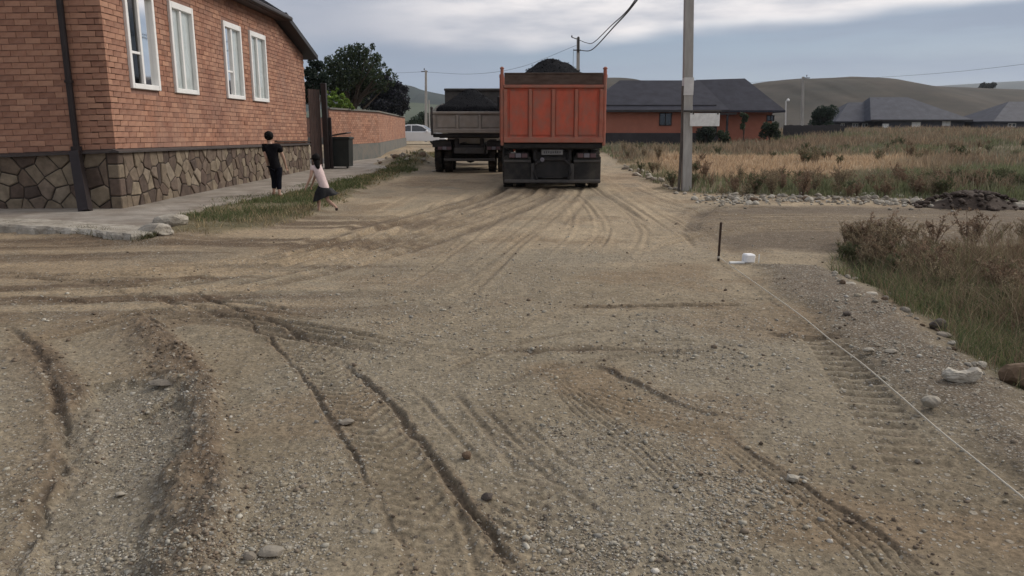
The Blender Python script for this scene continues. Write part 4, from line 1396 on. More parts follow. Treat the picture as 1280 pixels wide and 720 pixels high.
def dump_truck(loc, label, body, frame, W, z_bot, z_top, z_board, tall, rz=0.0):
    t = thing('dump_truck', loc, label, 'truck', rz=rz)
    BL = 4.6                                        # body length
    hw = W / 2
    # tailgate
    mb = MB()
    mb.box((0, .05, (z_bot + z_top) / 2), (W - .16, .03, z_top - z_bot))
    tg = mb.build('tailgate', body, t)
    nrib = 3 if tall else 2
    mf = MB()
    mf.bbox((0, .015, z_top - .035), (W - .14, .10, .075), .012)
    mf.bbox((0, .01, z_bot + .055), (W - .14, .12, .12), .012)
    for s in (-1, 1): mf.bbox((s * (hw - .115), .015, (z_bot + z_top) / 2), (.09, .095, z_top - z_bot - .2), .012)
    mf.build('gate_frame', frame, tg)
    span = W - .32
    xs = [-span / 2 + span * k / (nrib + 1) for k in range(nrib + 2)]
    if not tall: xs = [-span / 2, -span * .17, span * .17, span / 2]
    for x in xs[1:-1]:
        mr = MB(); mr.bbox((x, .012, (z_bot + z_top) / 2), (.085, .09, z_top - z_bot - .2), .012)
        mr.build('rib', frame, tg)
    for a, b in zip(xs[:-1], xs[1:]):
        mp = MB(); mp.bbox(((a + b) / 2, .028, (z_bot + z_top) / 2 + .02), (b - a - .10, .022, z_top - z_bot - .30), .008)
        mp.build('panel', body, tg)
    if z_board:
        mr = MB(); mr.bbox((0, .03, (z_top + z_board) / 2 + .003), (W - .18, .05, z_board - z_top - .008), .01)
        mr.bbox((0, .02, z_board + .006), (W - .17, .075, .028), .008)
        mr.build('top_board', M['rust_board'], tg)
    # body sides, floor, front bulkhead, corner posts
    zs = z_board or z_top
    zb = z_bot + .02
    for s in (-1, 1):
        mb = MB(); mb.box((s * (hw - .05), BL / 2 + .1, (zb + zs) / 2), (.05, BL, zs - zb - .01))
        so = mb.build('side_wall', body, t)
        mr = MB()
        for k in range(7): mr.bbox((s * (hw - .0), .35 + k * .68, (zb + zs) / 2 - .03), (.055, .09, zs - zb - .12), .01)
        mr.bbox((s * (hw - .0), BL / 2 + .1, zs - .05), (.06, BL - .02, .09), .012)
        mr.build('side_rib', frame, so)
        mb = MB()
        pt = zs + .10
        mb.bbox((s * (hw - .035), .06, (z_bot - .08 + pt) / 2), (.075, .14, pt - z_bot + .08), .018)
        mb.bbox((s * (hw - .035), .06, pt + .02), (.10, .15, .075), .03)
        mb.build('corner_post', frame if tall else M['dusty_steel'], t)
    mb = MB(); mb.box((0, BL / 2 + .1, zb + .02), (W - .16, BL - .02, .05)); mb.build('bed', M['dusty_steel'], t)
    mb = MB()
    bh = (zs + .20) if tall else 2.88
    mb.box((0, BL + .12, (zb + bh) / 2), (W - .14, .06, bh - zb))
    mb.bbox((0, BL + .06, bh), (W - .1, .12, .09), .02)
    mb.bbox((0, BL + .40, bh + .02), (W - .2, .62, .05), .015)
    mb.build('bulkhead', M['rust_board'] if tall else M['dusty_steel'], t)
    # under-body: sill beam, chassis rails, cross members
    mb = MB()
    mb.bbox((0, .16, z_bot - .08), (W - .12, .22, .13), .02)
    mb.bbox((0, BL / 2, z_bot - .12), (W - .5, BL - .3, .1), .02)
    for s in (-1, 1): mb.bbox((s * .42, 3.3, .80), (.09, 6.2, .24), .015)
    mb.bbox((0, .32, .78), (.95, .12, .26), .02)
    mb.bbox((0, 1.4, .62), (.5, .5, .4), .05)
    for s in (-1, 1): mb.bbox((s * .42, .38, .95), (.14, .3, z_bot - .95 - .02), .02)
    mb.bbox((0, 3.05, .58), (1.5, .5, .62), .08); mb.bbox((0, 1.75, .66), (W - 1.35, .3, .5), .04)  # block and cross plate added to stop light showing through under the body
    for s in (-1, 1): mb.bbox((s * .62, 3.2, .62), (.42, 1.1, .5), .08)
    for y in (1.0, 2.35): mb.tube([(-hw + .3, y, .52), (hw - .3, y, .52)], .085, 10)
    for y in (1.0, 2.35): mb.lathe([(-.2, .05), (-.12, .2), (0, .24), (.12, .2), (.2, .05)], 'x', (0, y, .52), 14)
    mb.build('chassis', M['chassis'], t)
    for y in (1.0, 2.35):
        for s in (-1, 1):
            wheel(t, s * (hw - .17), y, .52, .52, .27)
            wheel(t, s * (hw - .49), y, .52, .52, .27)
    for s in (-1, 1): wheel(t, s * (hw - .2), 6.05, .52, .52, .28)
    # tail lamps
    for s in (-1, 1):
        mb = MB(); mb.bbox((s * (hw - .42), .2, .80), (.50, .06, .14), .015)
        lb = mb.build('lamp_box', M['chassis'] , t)
        for k in range(3):
            mb = MB(); mb.bbox((s * (hw - .42) + (k - 1) * .15, .162, .80), (.135, .03, .105), .01)
            mb.build('tail_light', M['lamp_red'] if (k != 1) else M['lamp_grey'], lb)
    return t


OY = G(690, 237).y + .06
orange_x = PX(691, 200, OY).x
zz = lambda py: PX(691, py, OY).z
T1 = dump_truck((orange_x, OY, 0), 'orange dump truck seen from behind with high ribbed tailgate, heaped with black asphalt', M['orange'], M['orange_frame'],
                PX(757, 150, OY).x - PX(625.5, 150, OY).x, zz(178), zz(106), zz(92), True)
hw1 = (PX(757, 150, OY).x - PX(625.5, 150, OY).x) / 2
# rear of the orange truck: mud flaps, bumper bar, plate, tow frame with added shade plates, round lamp
for s in (-1, 1):
    mb = MB()
    mb.bbox((s * (hw1 - .40), .22, .49), (.66, .025, .56), .01)
    fl = mb.build('mud_flap', M['flap'], T1)
    mb = MB(); mb.bbox((s * (hw1 - .40), .20, .665), (.66, .05, .06), .01); mb.build('flap_bar', M['dusty_steel'], fl)
mb = MB()
mb.bbox((0, .12, .185), (hw1 * 2 - .16, .10, .085), .02)
for s in (-1, 1): mb.bbox((s * .47, .17, .40), (.10, .10, .42), .02)
mb.build('bumper', M['dusty_steel'], T1)
mb = MB()
for s in (-1, 1):
    mb.tube([(s * .38, .1, .23), (s * .43, .08, .40), (s * .40, .08, .60), (s * .30, .1, .68)], .035, 8)
mb.bbox((0, .13, .72), (.62, .05, .09), .015); mb.bbox((0, .2, .48), (.86, .06, .44), .02); mb.bbox((0, .12, .27), (.5, .04, .03), .008); mb.bbox((0, .55, .40), (1.3, .05, .44), .015)  # wide centre plate and plate behind it added to keep the underside dark
mb.build('tow_frame_shade_plates', M['chassis'], T1)
mb = MB(); mb.bbox((-.01, .145, zz(190.5)), (.52, .02, .125), .006)
pl = mb.build('number_plate', M['plate'], T1)
mb = MB()
r = random.Random(3)
for k in range(8):                                      # worn, unreadable characters
    mb.box((-.20 + k * .054, .133, zz(190.5) + r.uniform(-.006, .006)), (.030, .004, .055 + r.uniform(-.01, .01)))
mb.build('worn_characters', M['ink'], pl)
mb = MB(); mb.lathe([(-.03, .01), (-.03, .04), (-.015, .055), (.02, .05)], 'y', (-.25, .115, zz(200)), 16)
mb.build('round_lamp', M['lamp_grey'], T1)
mb = MB(); mb.bbox((-hw1 + .30, .13, zz(191)), (.13, .02, .03), .006); mb.build('reflector', M['plate'], T1)


def cab(t, W, col, z0, z1, y0):
    mb = MB()
    bm = bmesh.new()
    bmesh.ops.create_cube(bm, size=1)
    for v in bm.verts:
        v.co = Vector((v.co.x * (W - .1) * (.93 if v.co.z > 0 else 1), (v.co.y + .5) * 1.75 * (.92 if (v.co.z > 0 and v.co.y > 0) else 1) + y0, z0 + (v.co.z + .5) * (z1 - z0)))
    bmesh.ops.bevel(bm, geom=list(bm.edges), offset=.09, segments=2, affect='EDGES')
    bm.verts.index_update()
    mb.add([v.co.copy() for v in bm.verts], [[v.index for v in f.verts] for f in bm.faces]); bm.free()
    c = mb.build('cab', col, t)
    for s in (-1, 1):
        m2 = MB(); m2.add([(s * (W * .5 - .045), y0 + .55, z0 + 1.05), (s * (W * .5 - .045), y0 + 1.5, z0 + 1.05), (s * (W * .478 - .045), y0 + 1.42, z1 - .2), (s * (W * .478 - .045), y0 + .6, z1 - .2)], [(0, 1, 2, 3)])
        m2.build('window', M['glass'], c)
        m3 = MB(); m3.bbox((s * (W * .5 + .13), y0 + 1.6, z1 - .5), (.16, .08, .42), .03)
        m3.tube([(s * (W * .47), y0 + 1.55, z1 - .28), (s * (W * .5 + .1), y0 + 1.6, z1 - .3)], .015, 6)
        m3.build('mirror', M['chassis'], c)
    m2 = MB(); m2.box((0, y0 + 1.73, z0 + 1.3), (W * .8, .03, .6)); m2.build('windscreen', M['glass'], c)
    for s in (-1, 1):
        m2 = MB(); m2.bbox((s * W * .36, y0 + 1.76, z0 + .25), (.3, .05, .18), .02)
        m2.build('headlight', M['lamp_grey'], c)


cab(T1, 2.5, M['orange'], .75, 2.75, 5.3)
LX = PX(690, 80, OY + 2.4)
heap('asphalt_load', (LX.x, OY + 2.4, zz(92) - .12), 1.17, 2.15, PX(690, 74, OY + 2.4).z - (zz(92) - .12), M['asphalt'], 'peaked heap of black asphalt in the orange dump truck', 'asphalt', base=-.35, seed=12)

GY = G(584, 216.5).y + .1
gz = lambda py: PX(584, py, GY).z
gx0, gx1 = PX(538.5, 160, GY).x, PX(633, 160, GY).x
T2 = dump_truck(((gx0 + gx1) / 2, GY, 0), 'grey-brown dump truck with low panelled tailgate, farther off and left of orange truck', M['grey_truck'], M['grey_truck'],
                gx1 - gx0, gz(166), gz(139.5), None, False)
mb = MB(); mb.bbox((0, .25, .42), (1.7, .08, .09), .02); mb.bbox((0, .2, .72), (1.0, .06, .2), .02)
mb.build('bumper', M['dusty_steel'], T2)
for s in (-1, 1):
    mb = MB(); mb.bbox((s * ((gx1 - gx0) / 2 - .33), .42, 1.02), (.62, .5, .05), .02); mb.bbox((s * ((gx1 - gx0) / 2 - .33), .2, .93), (.62, .03, .2), .01)
    mb.build('mud_guard', M['flap'], T2)
cab(T2, 2.4, M['grey_truck'], .75, 2.6, 5.3)
heap('asphalt_load', ((gx0 + gx1) / 2 - .02, GY + 2.3, gz(140) - .02), 1.2, 2.1, PX(584, 111, GY + 2.3).z - gz(140) + .02, M['asphalt'], 'tall black heap of asphalt in the grey-brown dump truck', 'asphalt', base=-.3, seed=15, flat=.9, cone=True)

# ---------------------------------------------------------------- white car across the lane
CY = 58.5
cx0 = PX(526, 160, CY).x - 2.4
car = thing('parked_car', (cx0, CY, .25), 'white saloon car standing across the lane end behind the wall', 'car')
prof_low = [(-.02, .42), (.02, .75), (.25, .88), (.95, .93), (3.05, .92), (3.9, .82), (4.25, .68), (4.33, .4), (4.2, .24), (.12, .24)]
mb = MB()
hwc = .86


def car_ring(prof, hw, inset_=.06):
    vs = []
    n = len(prof)
    for (y, k) in ((-hw, .94), (-hw + .08, 1.0), (hw - .08, 1.0), (hw, .94)):
        for (x, z) in prof: vs.append((2.15 + (x - 2.15) * (k * .5 + .5), y, .55 + (z - .55) * k))
    fs = [tuple(range(n - 1, -1, -1)), tuple(range(3 * n, 4 * n))]
    for j in range(3):
        for i in range(n): fs.append((j * n + i, j * n + (i + 1) % n, (j + 1) * n + (i + 1) % n, (j + 1) * n + i))
    return vs, fs


vs, fs = car_ring(prof_low, hwc)
mb.add(vs, fs)
roofp = [(.55, .9), (1.02, 1.32), (1.5, 1.46), (2.1, 1.47), (2.6, 1.38), (3.35, .9)]
n = len(roofp)
vs = [(x, -hwc + .05 + .16 * max(0, (z - .9) / .57), z) for x, z in roofp] + [(x, hwc - .05 - .16 * max(0, (z - .9) / .57), z) for x, z in roofp]
mb.add(vs, [tuple(range(n - 1, -1, -1)), tuple(range(n, 2 * n))] + [(i, (i + 1) % n, n + (i + 1) % n, n + i) for i in range(n)])
cb = mb.build('body', M['car_white'], car)
for s in (-1, 1):
    def sidept(x, z): return (x, s * (hwc - .05 - .16 * (z - .9) / .57 + .006), z)
    for quad in ([(.78, .96), (1.75, .96), (1.75, 1.38), (1.52, 1.38), (1.14, 1.28)], [(1.82, .96), (3.1, .96), (2.56, 1.31), (2.2, 1.385), (1.82, 1.385)]):
        mb = MB(); mb.add([sidept(*p) for p in quad], [tuple(range(len(quad)))]); mb.build('window', M['glass'], cb)
    mb = MB(); mb.bbox((2.95, s * (hwc + .1), .98), (.16, .2, .13), .04); mb.build('mirror', M['car_white'], cb)
    for x in (.85, 3.45):
        w_ = wheel(car, x, s * (hwc - .12), .31, .31, .2); w_.rotation_euler = (0, 0, math.pi / 2)
mb = MB(); mb.add([(2.64, -.68, 1.36), (2.64, .68, 1.36), (3.33, .78, .93), (3.33, -.78, .93)], [(0, 1, 2, 3)])
mb.v = [v + Vector((.012, 0, .012)) for v in mb.v]; mb.build('windscreen', M['glass'], cb)
for s in (-1, 1):
    mb = MB(); mb.bbox((4.22, s * .6, .68), (.12, .3, .12), .03); mb.build('headlight', M['lamp_grey'], cb)
    mb = MB(); mb.bbox((.04, s * .62, .76), (.08, .26, .12), .03); mb.build('tail_light', M['lamp_red'], cb)


# ---------------------------------------------------------------- poles, wires, sign
def pole(name, base, top, w0, w1, label, parts=(), m='pole', group=None):
    t = thing(name, base, label, 'pole', group)
    b = Vector(base); e = Vector(top) - b
    mb = MB()
    mb.add([(-w0 / 2, -w0 / 2, -.2), (w0 / 2, -w0 / 2, -.2), (w0 / 2, w0 / 2, -.2), (-w0 / 2, w0 / 2, -.2)] + [(e.x + sx * w1 / 2, e.y + sy * w1 / 2, e.z) for sx, sy in ((-1, -1), (1, -1), (1, 1), (-1, 1))],
           [(3, 2, 1, 0), (4, 5, 6, 7), (0, 1, 5, 4), (1, 2, 6, 5), (2, 3, 7, 6), (3, 0, 4, 7)])
    mb.build('shaft', M[m], t)
    return t, e


pb = G(858, 238); ptop = PX(861.2, 0, pb.y)
tz_ = 8.2
ptop = pb + (ptop - pb) * (tz_ / ptop.z)
mp_, me_ = pole('utility_pole', pb, ptop, .215, .17, 'tall square concrete utility pole carrying a white board at the field edge')
ax_ = me_.normalized()
mb = MB()
f0, f1 = PX(858, 119, pb.y).z, PX(858, 97, pb.y).z
for z0, z1 in ((f0, f1),):
    c = ax_ * ((z0 + z1) / 2); mb.box((c.x, c.y, c.z), (.222, .222, z1 - z0))
mb.build('painted_band', M['pole_paint'], mp_)
mb = MB()
mb.tube([(-.19, -.02, -.1), (-.17, -.02, 1.2), (me_.x * .28 - .13, -.06, 2.4)], .032, 8)
mb.build('earth_pipe', M['pipe'], mp_)
mb = MB()
for dz in (7.9,):
    c = me_ * (dz / me_.z); mb.bbox((c.x, c.y - .1, dz), (1.3, .09, .09), .01)
    for k in (-.55, -.2, .2, .55): mb.lathe([(0, .03), (.06, .045), (.12, .03), (.14, .01)], 'z', (c.x + k, c.y - .1, dz + .045), 8)
mb.build('crossarm', M['dusty_steel'], mp_)
# the white board: rail fixed to the pole, panel hung under it
s0, s1 = PX(862.5, 148, pb.y - .16), PX(899.5, 148, pb.y - .16)
sz0, sz1 = PX(880, 157.5, pb.y - .16).z, PX(880, 139.5, pb.y - .16).z
sign = thing('sign_board', ((s0.x + s1.x) / 2, pb.y - .16, sz0), 'small white rectangular board fixed to the concrete utility pole', 'sign')
SO = Vector(sign.location)
mb = MB(); mb.bbox(((s0.x + s1.x) / 2, pb.y - .16, (sz0 + sz1) / 2 - .02), (s1.x - s0.x, .022, sz1 - sz0 - .03), .005); mb.build('panel', M['sign'], sign, SO)
mb = MB(); mb.bbox(((s0.x + s1.x) / 2 - .06, pb.y - .155, sz1 + .012), (s1.x - s0.x + .18, .05, .042), .008)
for k in (.1, .93):
    mb.bbox((s0.x + (s1.x - s0.x) * k, pb.y - .176, sz1 - .03), (.03, .015, .07), .004)
mb.build('rail', M['dusty_steel'], sign, SO)
mb = MB(); mb.bbox((s0.x + .03, pb.y - .05, (sz0 + sz1) / 2), (.035, .2, .035), .004); mb.bbox((s0.x + .03, pb.y - .05, sz1 - .01), (.035, .2, .035), .004); mb.build('bracket', M['dusty_steel'], sign, SO)

fp = PX(722.5, 160, 52); fp.z = 0
ftop = PX(722.8, 47, 52)
p2_, e2 = pole('utility_pole', fp, ftop, .24, .19, 'grey concrete pole with crossarm rising behind the orange dump truck')
mb = MB(); mb.bbox((e2.x, e2.y - .12, e2.z - .45), (.10, .10, 1.0), .01)
mb.tube([(e2.x, e2.y, e2.z - .12), (e2.x - .42, e2.y, e2.z + .02)], .03, 6); mb.bbox((e2.x - .05, e2.y - .13, e2.z - .8), (.5, .08, .07), .01)
mb.lathe([(0, .03), (.08, .05), (.15, .02)], 'z', (e2.x - .42, e2.y, e2.z), 8)
mb.tube([(e2.x - .3, e2.y, e2.z - .7), (e2.x - .32, e2.y + .1, e2.z - 3.5)], .012, 5)
mb.build('crossarm', M['dusty_steel'], p2_)
for (px, top, Y, bz_, w, label) in ((532, 88, 72, 0, .24, 'thin concrete pole beyond the lane left of the grey-brown truck'),
                                    (1003.5, 96, 76, .6, .25, 'slim grey pole in the weedy field with no board')):
    b = PX(px, 160, Y); b.z = bz_
    pt_, ee = pole('utility_pole', b, PX(px + .4, top, Y), w, w * .75, label)
    mb = MB(); mb.bbox((0, 0, ee.z - .1), (.6, .08, .08), .01); mb.lathe([(0, .04), (.15, .05), (.2, .02)], 'z', (0, 0, ee.z), 8); mb.build('crossarm', M['dusty_steel'], pt_)
b = PX(982.5, 160, 72); b.z = .6
lp, ee = pole('lamp_post', b, PX(982.5, 126, 72), .11, .09, 'short white lamp post at the right corner of the orange house', m='pole_paint')
mb = MB(); mb.lathe([(-.05, .06), (0, .14), (.12, .13), (.2, .04)], 'z', (0, 0, ee.z), 10); mb.build('lamp_head', M['white_frame'], lp)
b = PX(546, 160, 78)
lp, ee = pole('utility_pole', (b.x - 2.0, 90, 0), (b.x - 2.0, 90, 4.6), .16, .13, 'short pale post far down the lane beside the white car roof')


def wire(pts, r, label, n=1):
    mb = MB(); mb.tube(smooth_pts(pts), r, 5)
    o = mb.mesh('overhead_wire', pts[0]); ob = link_mesh('overhead_wire', o, M['wire']); ob.location = pts[0]
    return tag(ob, label, 'wire')


def smooth_pts(pts):
    P = [np.array(p, float) for p in pts]
    out = smooth_line(P, 8)
    return [tuple(p) for p in out]


X0 = 4.35
wire([(ptop.x - .1, pb.y, 7.55), (4.42, 22.5, 6.45), (PX(795, 2, 27).x, 27, PX(795, 2, 27).z), (PX(766, 35, 35).x, 35, PX(766, 35, 35).z), (PX(745, 58, 43).x, 43, PX(745, 58, 43).z), (PX(736, 63.5, 48).x, 48, PX(736, 63.5, 48).z), (PX(727, 63, 51.9).x, 51.9, PX(727, 63, 51.9).z)], .030, 'thick lower overhead cable sagging to the pole behind orange truck')
wire([(ptop.x - .3, pb.y, 7.7), (4.25, 22.5, 6.6), (PX(792, 3, 27).x, 27, PX(792, 3, 27).z), (PX(763, 33, 35).x, 35, PX(763, 33, 35).z), (PX(742, 53, 43).x, 43, PX(742, 53, 43).z), (PX(733, 53.5, 48).x, 48, PX(733, 53.5, 48).z), (PX(724, 50, 51.9).x, 51.9, PX(724, 50, 51.9).z)], .022, 'thin upper overhead cable sagging to the pole behind orange truck')
a = PX(1003.5, 99, 76)
wire([tuple(a), tuple(PX(1080, 97.5, 70)), tuple(PX(1180, 91, 62)), tuple(PX(1290, 79, 54)), tuple(PX(1500, 52, 44))], .010, 'fine overhead wire running right from the pole in the field')
wire([tuple(PX(880, 104, 90)), tuple(PX(940, 103, 84)), tuple(a + Vector((0, 0, .05)))], .010, 'fine overhead wire running left from the pole in the field')
a = PX(532.4, 90, 72)
wire([tuple(a), tuple(PX(590, 92.5, 64)), tuple(PX(650, 84, 58)), tuple(PX(722, 56, 52.1))], .010, 'fine overhead wire between the two poles behind the trucks')
wire([tuple(PX(440, 88, 80)), tuple(PX(490, 91, 76)), tuple(a + Vector((0, 0, .03)))], .010, 'fine overhead wire leaving the far left pole over the trees')


# ---------------------------------------------------------------- houses beyond the field
def hip_roof(mb, x0, x1, y0, y1, ze, zr, in0, in1, ov=.5, th=.14):
    x0 -= ov; x1 += ov; y0 -= ov; y1 += ov; ym = (y0 + y1) / 2
    vs = [(x0, y0, ze), (x1, y0, ze), (x1, y1, ze), (x0, y1, ze), (x0 + in0, ym, zr), (x1 - in1, ym, zr)]
    fs = [(0, 1, 5, 4), (1, 2, 5), (2, 3, 4, 5), (3, 0, 4)]
    low = [(x, y, z - th) for x, y, z in vs[:4]]
    mb.add(vs + low, fs + [(0, 6, 7, 1), (1, 7, 8, 2), (2, 8, 9, 3), (3, 9, 6, 0), (9, 8, 7, 6)])


def house_window(parent, x0, x1, y, z0, z1, org, frame):
    mb = MB()
    fw = max(.06, (x1 - x0) * .07)
    mb.box(((x0 + x1) / 2, y - .02, z0 + fw / 2), (x1 - x0, .1, fw)); mb.box(((x0 + x1) / 2, y - .02, z1 - fw / 2), (x1 - x0, .1, fw))
    for x in (x0 + fw / 2, x1 - fw / 2, (x0 + x1) / 2): mb.box((x, y - .021, (z0 + z1) / 2), (fw, .098, z1 - z0 - .002))
    w = mb.build('window', frame, parent, org)
    mb = MB(); mb.box(((x0 + x1) / 2, y - .004, (z0 + z1) / 2), (x1 - x0 - .02, .02, z1 - z0 - .02)); mb.build('pane', M['glass'], w, org)


HYD = 60.0
hz0 = .35
hx = lambda px, Y=HYD: PX(px, 150, Y).x
hzz = lambda py, Y=HYD: PX(800, py, Y).z
oh = thing('brick_house', (hx(830), HYD, hz0), 'long orange brick house with dark hipped roof beyond the weedy field', 'house')
OO = Vector(oh.location)
ez_ = hzz(138)
xa, xb, xc = hx(738), hx(899), hx(976.5)
mb = MB(); mb.box(((xa + xb) / 2, HYD + 4.5, (hz0 - .5 + ez_) / 2), (xb - xa, 9, ez_ - hz0 + .5))
mb.box(((xb + xc) / 2 + .02, HYD + 2.0 + 3.2, (hz0 - .5 + hzz(137, HYD + 2)) / 2), (xc - xb - .04, 6.2, hzz(137, HYD + 2) - hz0 + .5))
ow = mb.build('wall', M['far_brick'], oh, OO)
mb = MB(); mb.box(((xa + xb) / 2, HYD - .02, hz0 + .15), (xb - xa + .05, .12, hzz(164) - hz0 + .3)); mb.build('plinth', M['far_dark'], oh, OO)
mb = MB(); hip_roof(mb, xa, xb, HYD, HYD + 9, ez_, hzz(102, HYD + 4.5) + .1, 3.4, 1.2, .6)
rf = mb.build('roof', M['slate_roof'], oh, OO)
mb = MB()
yb0, yb1 = HYD + .9, HYD + 9.5
ze2, zr2 = hzz(137.5, yb0) - .02, PX(920, 98, (yb0 + yb1) / 2).z
x_l, x_r = hx(880, yb0), hx(981, yb0); xr = PX(931, 98, (yb0 + yb1) / 2).x; xl = PX(870, 100, (yb0 + yb1) / 2).x
ym_ = (yb0 + yb1) / 2
mb.add([(hx(902, yb0), yb0, ze2), (x_r, yb0, ze2), (x_r, yb1, ze2), (x_l, yb1, ze2), (xl, ym_, zr2 - .12), (xr, ym_, zr2), (hx(902, yb0), yb0, ze2 - .16), (x_r, yb0, ze2 - .16), (x_r, yb1, ze2 - .16), (x_l, yb1, ze2 - .16)],
       [(0, 1, 5, 4), (1, 2, 5), (2, 3, 4, 5), (3, 0, 4), (0, 6, 7, 1), (1, 7, 8, 2), (2, 8, 9, 3), (3, 9, 6, 0)])
mb.build('wing_roof', M['slate_roof'], oh, OO)
mb = MB()
for k in (1,):
    t_ = .14
    z = ez_ + (hzz(102, HYD + 4.5) - ez_) * t_
    mb.box(((xa + xb) / 2, HYD - .6 + (4.5 + .6) * t_, z + .06), (xb - xa - 3.5 * t_, .07, .05))
mb.build('snow_rail', M['far_dark'], rf, OO, kind='stuff')
mb = MB(); mb.box(((xa + xb) / 2, HYD - .62, ez_ - .05), (xb - xa + 1.2, .1, .16)); mb.build('gutter', M['far_dark'], rf, OO)
house_window(ow, hx(824), hx(839.5), HYD, hzz(157), hzz(141), OO, M['far_dark'])
house_window(ow, hx(958, HYD + 2.1), hx(967.5, HYD + 2.1), HYD + 2.1, hzz(151.5, HYD + 2.1), hzz(144, HYD + 2.1), OO, M['far_dark'])
mb = MB(); mb.box((hx(893), HYD - .9, ez_ - .28), (2.4, 1.7, .12))
for k in (884, 902): mb.box((hx(k), HYD - 1.6, (hz0 + ez_ - .3) / 2), (.14, .14, ez_ - .3 - hz0))
mb.build('porch', M['far_dark'], oh, OO)
mb = MB(); mb.box((hx(888.5), HYD - .03, hz0 + 1.1), (1.0, .06, 2.1)); mb.build('door', M['far_dark'], ow, OO)
# fence to the right of the orange house
fx0, fx1 = hx(980, 70), hx(1056, 74)
fn = thing('board_fence', (fx0, 70, .6), 'dark board fence between the orange house and the grey roofed house', 'fence')
FO = Vector(fn.location)
nb = 22
fb_me = None
for k in range(nb):
    t_ = (k + .5) / nb
    x = fx0 + (fx1 - fx0) * t_; y = 70 + 4 * t_
    if fb_me is None:
        mb = MB(); mb.bbox((0, 0, .55), ((fx1 - fx0) / nb - .02, .04, 1.1), .008); fb_me = mb.mesh('board')
        fb_me.materials.append(M['far_dark'])
    o = bpy.data.objects.new('board', fb_me); COL.objects.link(o); o.parent = fn
    o.location = (x - FO.x, y - FO.y, random.uniform(-.05, .05))

HY2 = 105.0
h2z = 1.0
hb = thing('low_house', (PX(1130, 150, HY2).x, HY2, h2z), 'low dark blue house with wide grey hipped roof and white windows', 'house')
HB = Vector(hb.location)
x2 = lambda px, Y=HY2: PX(px, 150, Y).x
z2 = lambda py, Y=HY2: PX(1130, py, Y).z
mb = MB(); mb.box(((x2(1104) + x2(1206)) / 2, HY2 + 5, (h2z - .8 + z2(150)) / 2), (x2(1206) - x2(1104), 10, z2(150) - h2z + .8))
mb.box(((x2(1052) + x2(1104)) / 2 - .02, HY2 + 6.5, (h2z - .8 + z2(152.5, HY2 + 2)) / 2), (x2(1104) - x2(1052), 8, z2(152.5, HY2 + 2) - h2z + .8))
hw_ = mb.build('wall', M['far_blue'], hb, HB)
mb = MB(); hip_roof(mb, x2(1092), x2(1206), HY2, HY2 + 10, z2(149.8), z2(121.5, HY2 + 5), 2.2, 6.2, .7)
r2 = mb.build('roof', M['grey_roof'], hb, HB)
mb = MB(); hip_roof(mb, x2(1054), x2(1106), HY2 + 1.6, HY2 + 9.2, z2(151.5, HY2 + 1.6), z2(128, HY2 + 5.4), 3.4, .5, .6); mb.build('wing_roof', M['grey_roof'], hb, HB)
mb = MB(); mb.box(((x2(1092) + x2(1206)) / 2, HY2 - .75, z2(150.5)), (x2(1206) - x2(1092) + 1.3, .12, .2)); mb.build('gutter', M['far_dark'], r2, HB)
for (a, b, y0, y1) in ((1103.5, 1111.5, 160, 154.5), (1140, 1151, 159, 152.5), (1178, 1188.5, 157.5, 151.2)):
    house_window(hw_, x2(a), x2(b), HY2, z2(y0), z2(y1), HB, M['white_frame'])
    ch = hw_.children[-1]
    for c in ch.children:
        c.data.materials.clear(); c.data.materials.append(M['curtain'])
for (a, b) in ((1045.5, 1050), (1060, 1067), (1072, 1079)):
    house_window(hw_, x2(a + 6, HY2 + 2.5), x2(b + 6, HY2 + 2.5), HY2 + 2.5, z2(159, HY2 + 2.5), z2(154, HY2 + 2.5), HB, M['white_frame'])
h3 = thing('low_house', (PX(1275, 150, 100).x, 100, 1.2), 'grey roofed house cut by the right edge of the photo', 'house')
H3 = Vector(h3.location)
x3 = lambda px: PX(px, 150, 100).x
z3 = lambda py, Y=100: PX(1275, py, Y).z
mb = MB(); mb.box(((x3(1243) + x3(1380)) / 2, 105, (.3 + z3(152)) / 2), (x3(1380) - x3(1243), 9.5, z3(152) - .3)); hw3 = mb.build('wall', M['far_blue'], h3, H3)
mb = MB(); hip_roof(mb, x3(1247), x3(1380), 100.4, 109.6, z3(151.5), z3(127, 105), 5, 5, .7); mb.build('roof', M['grey_roof'], h3, H3)
house_window(hw3, x3(1262), x3(1272), 100.25, z3(159), z3(154), H3, M['white_frame'])

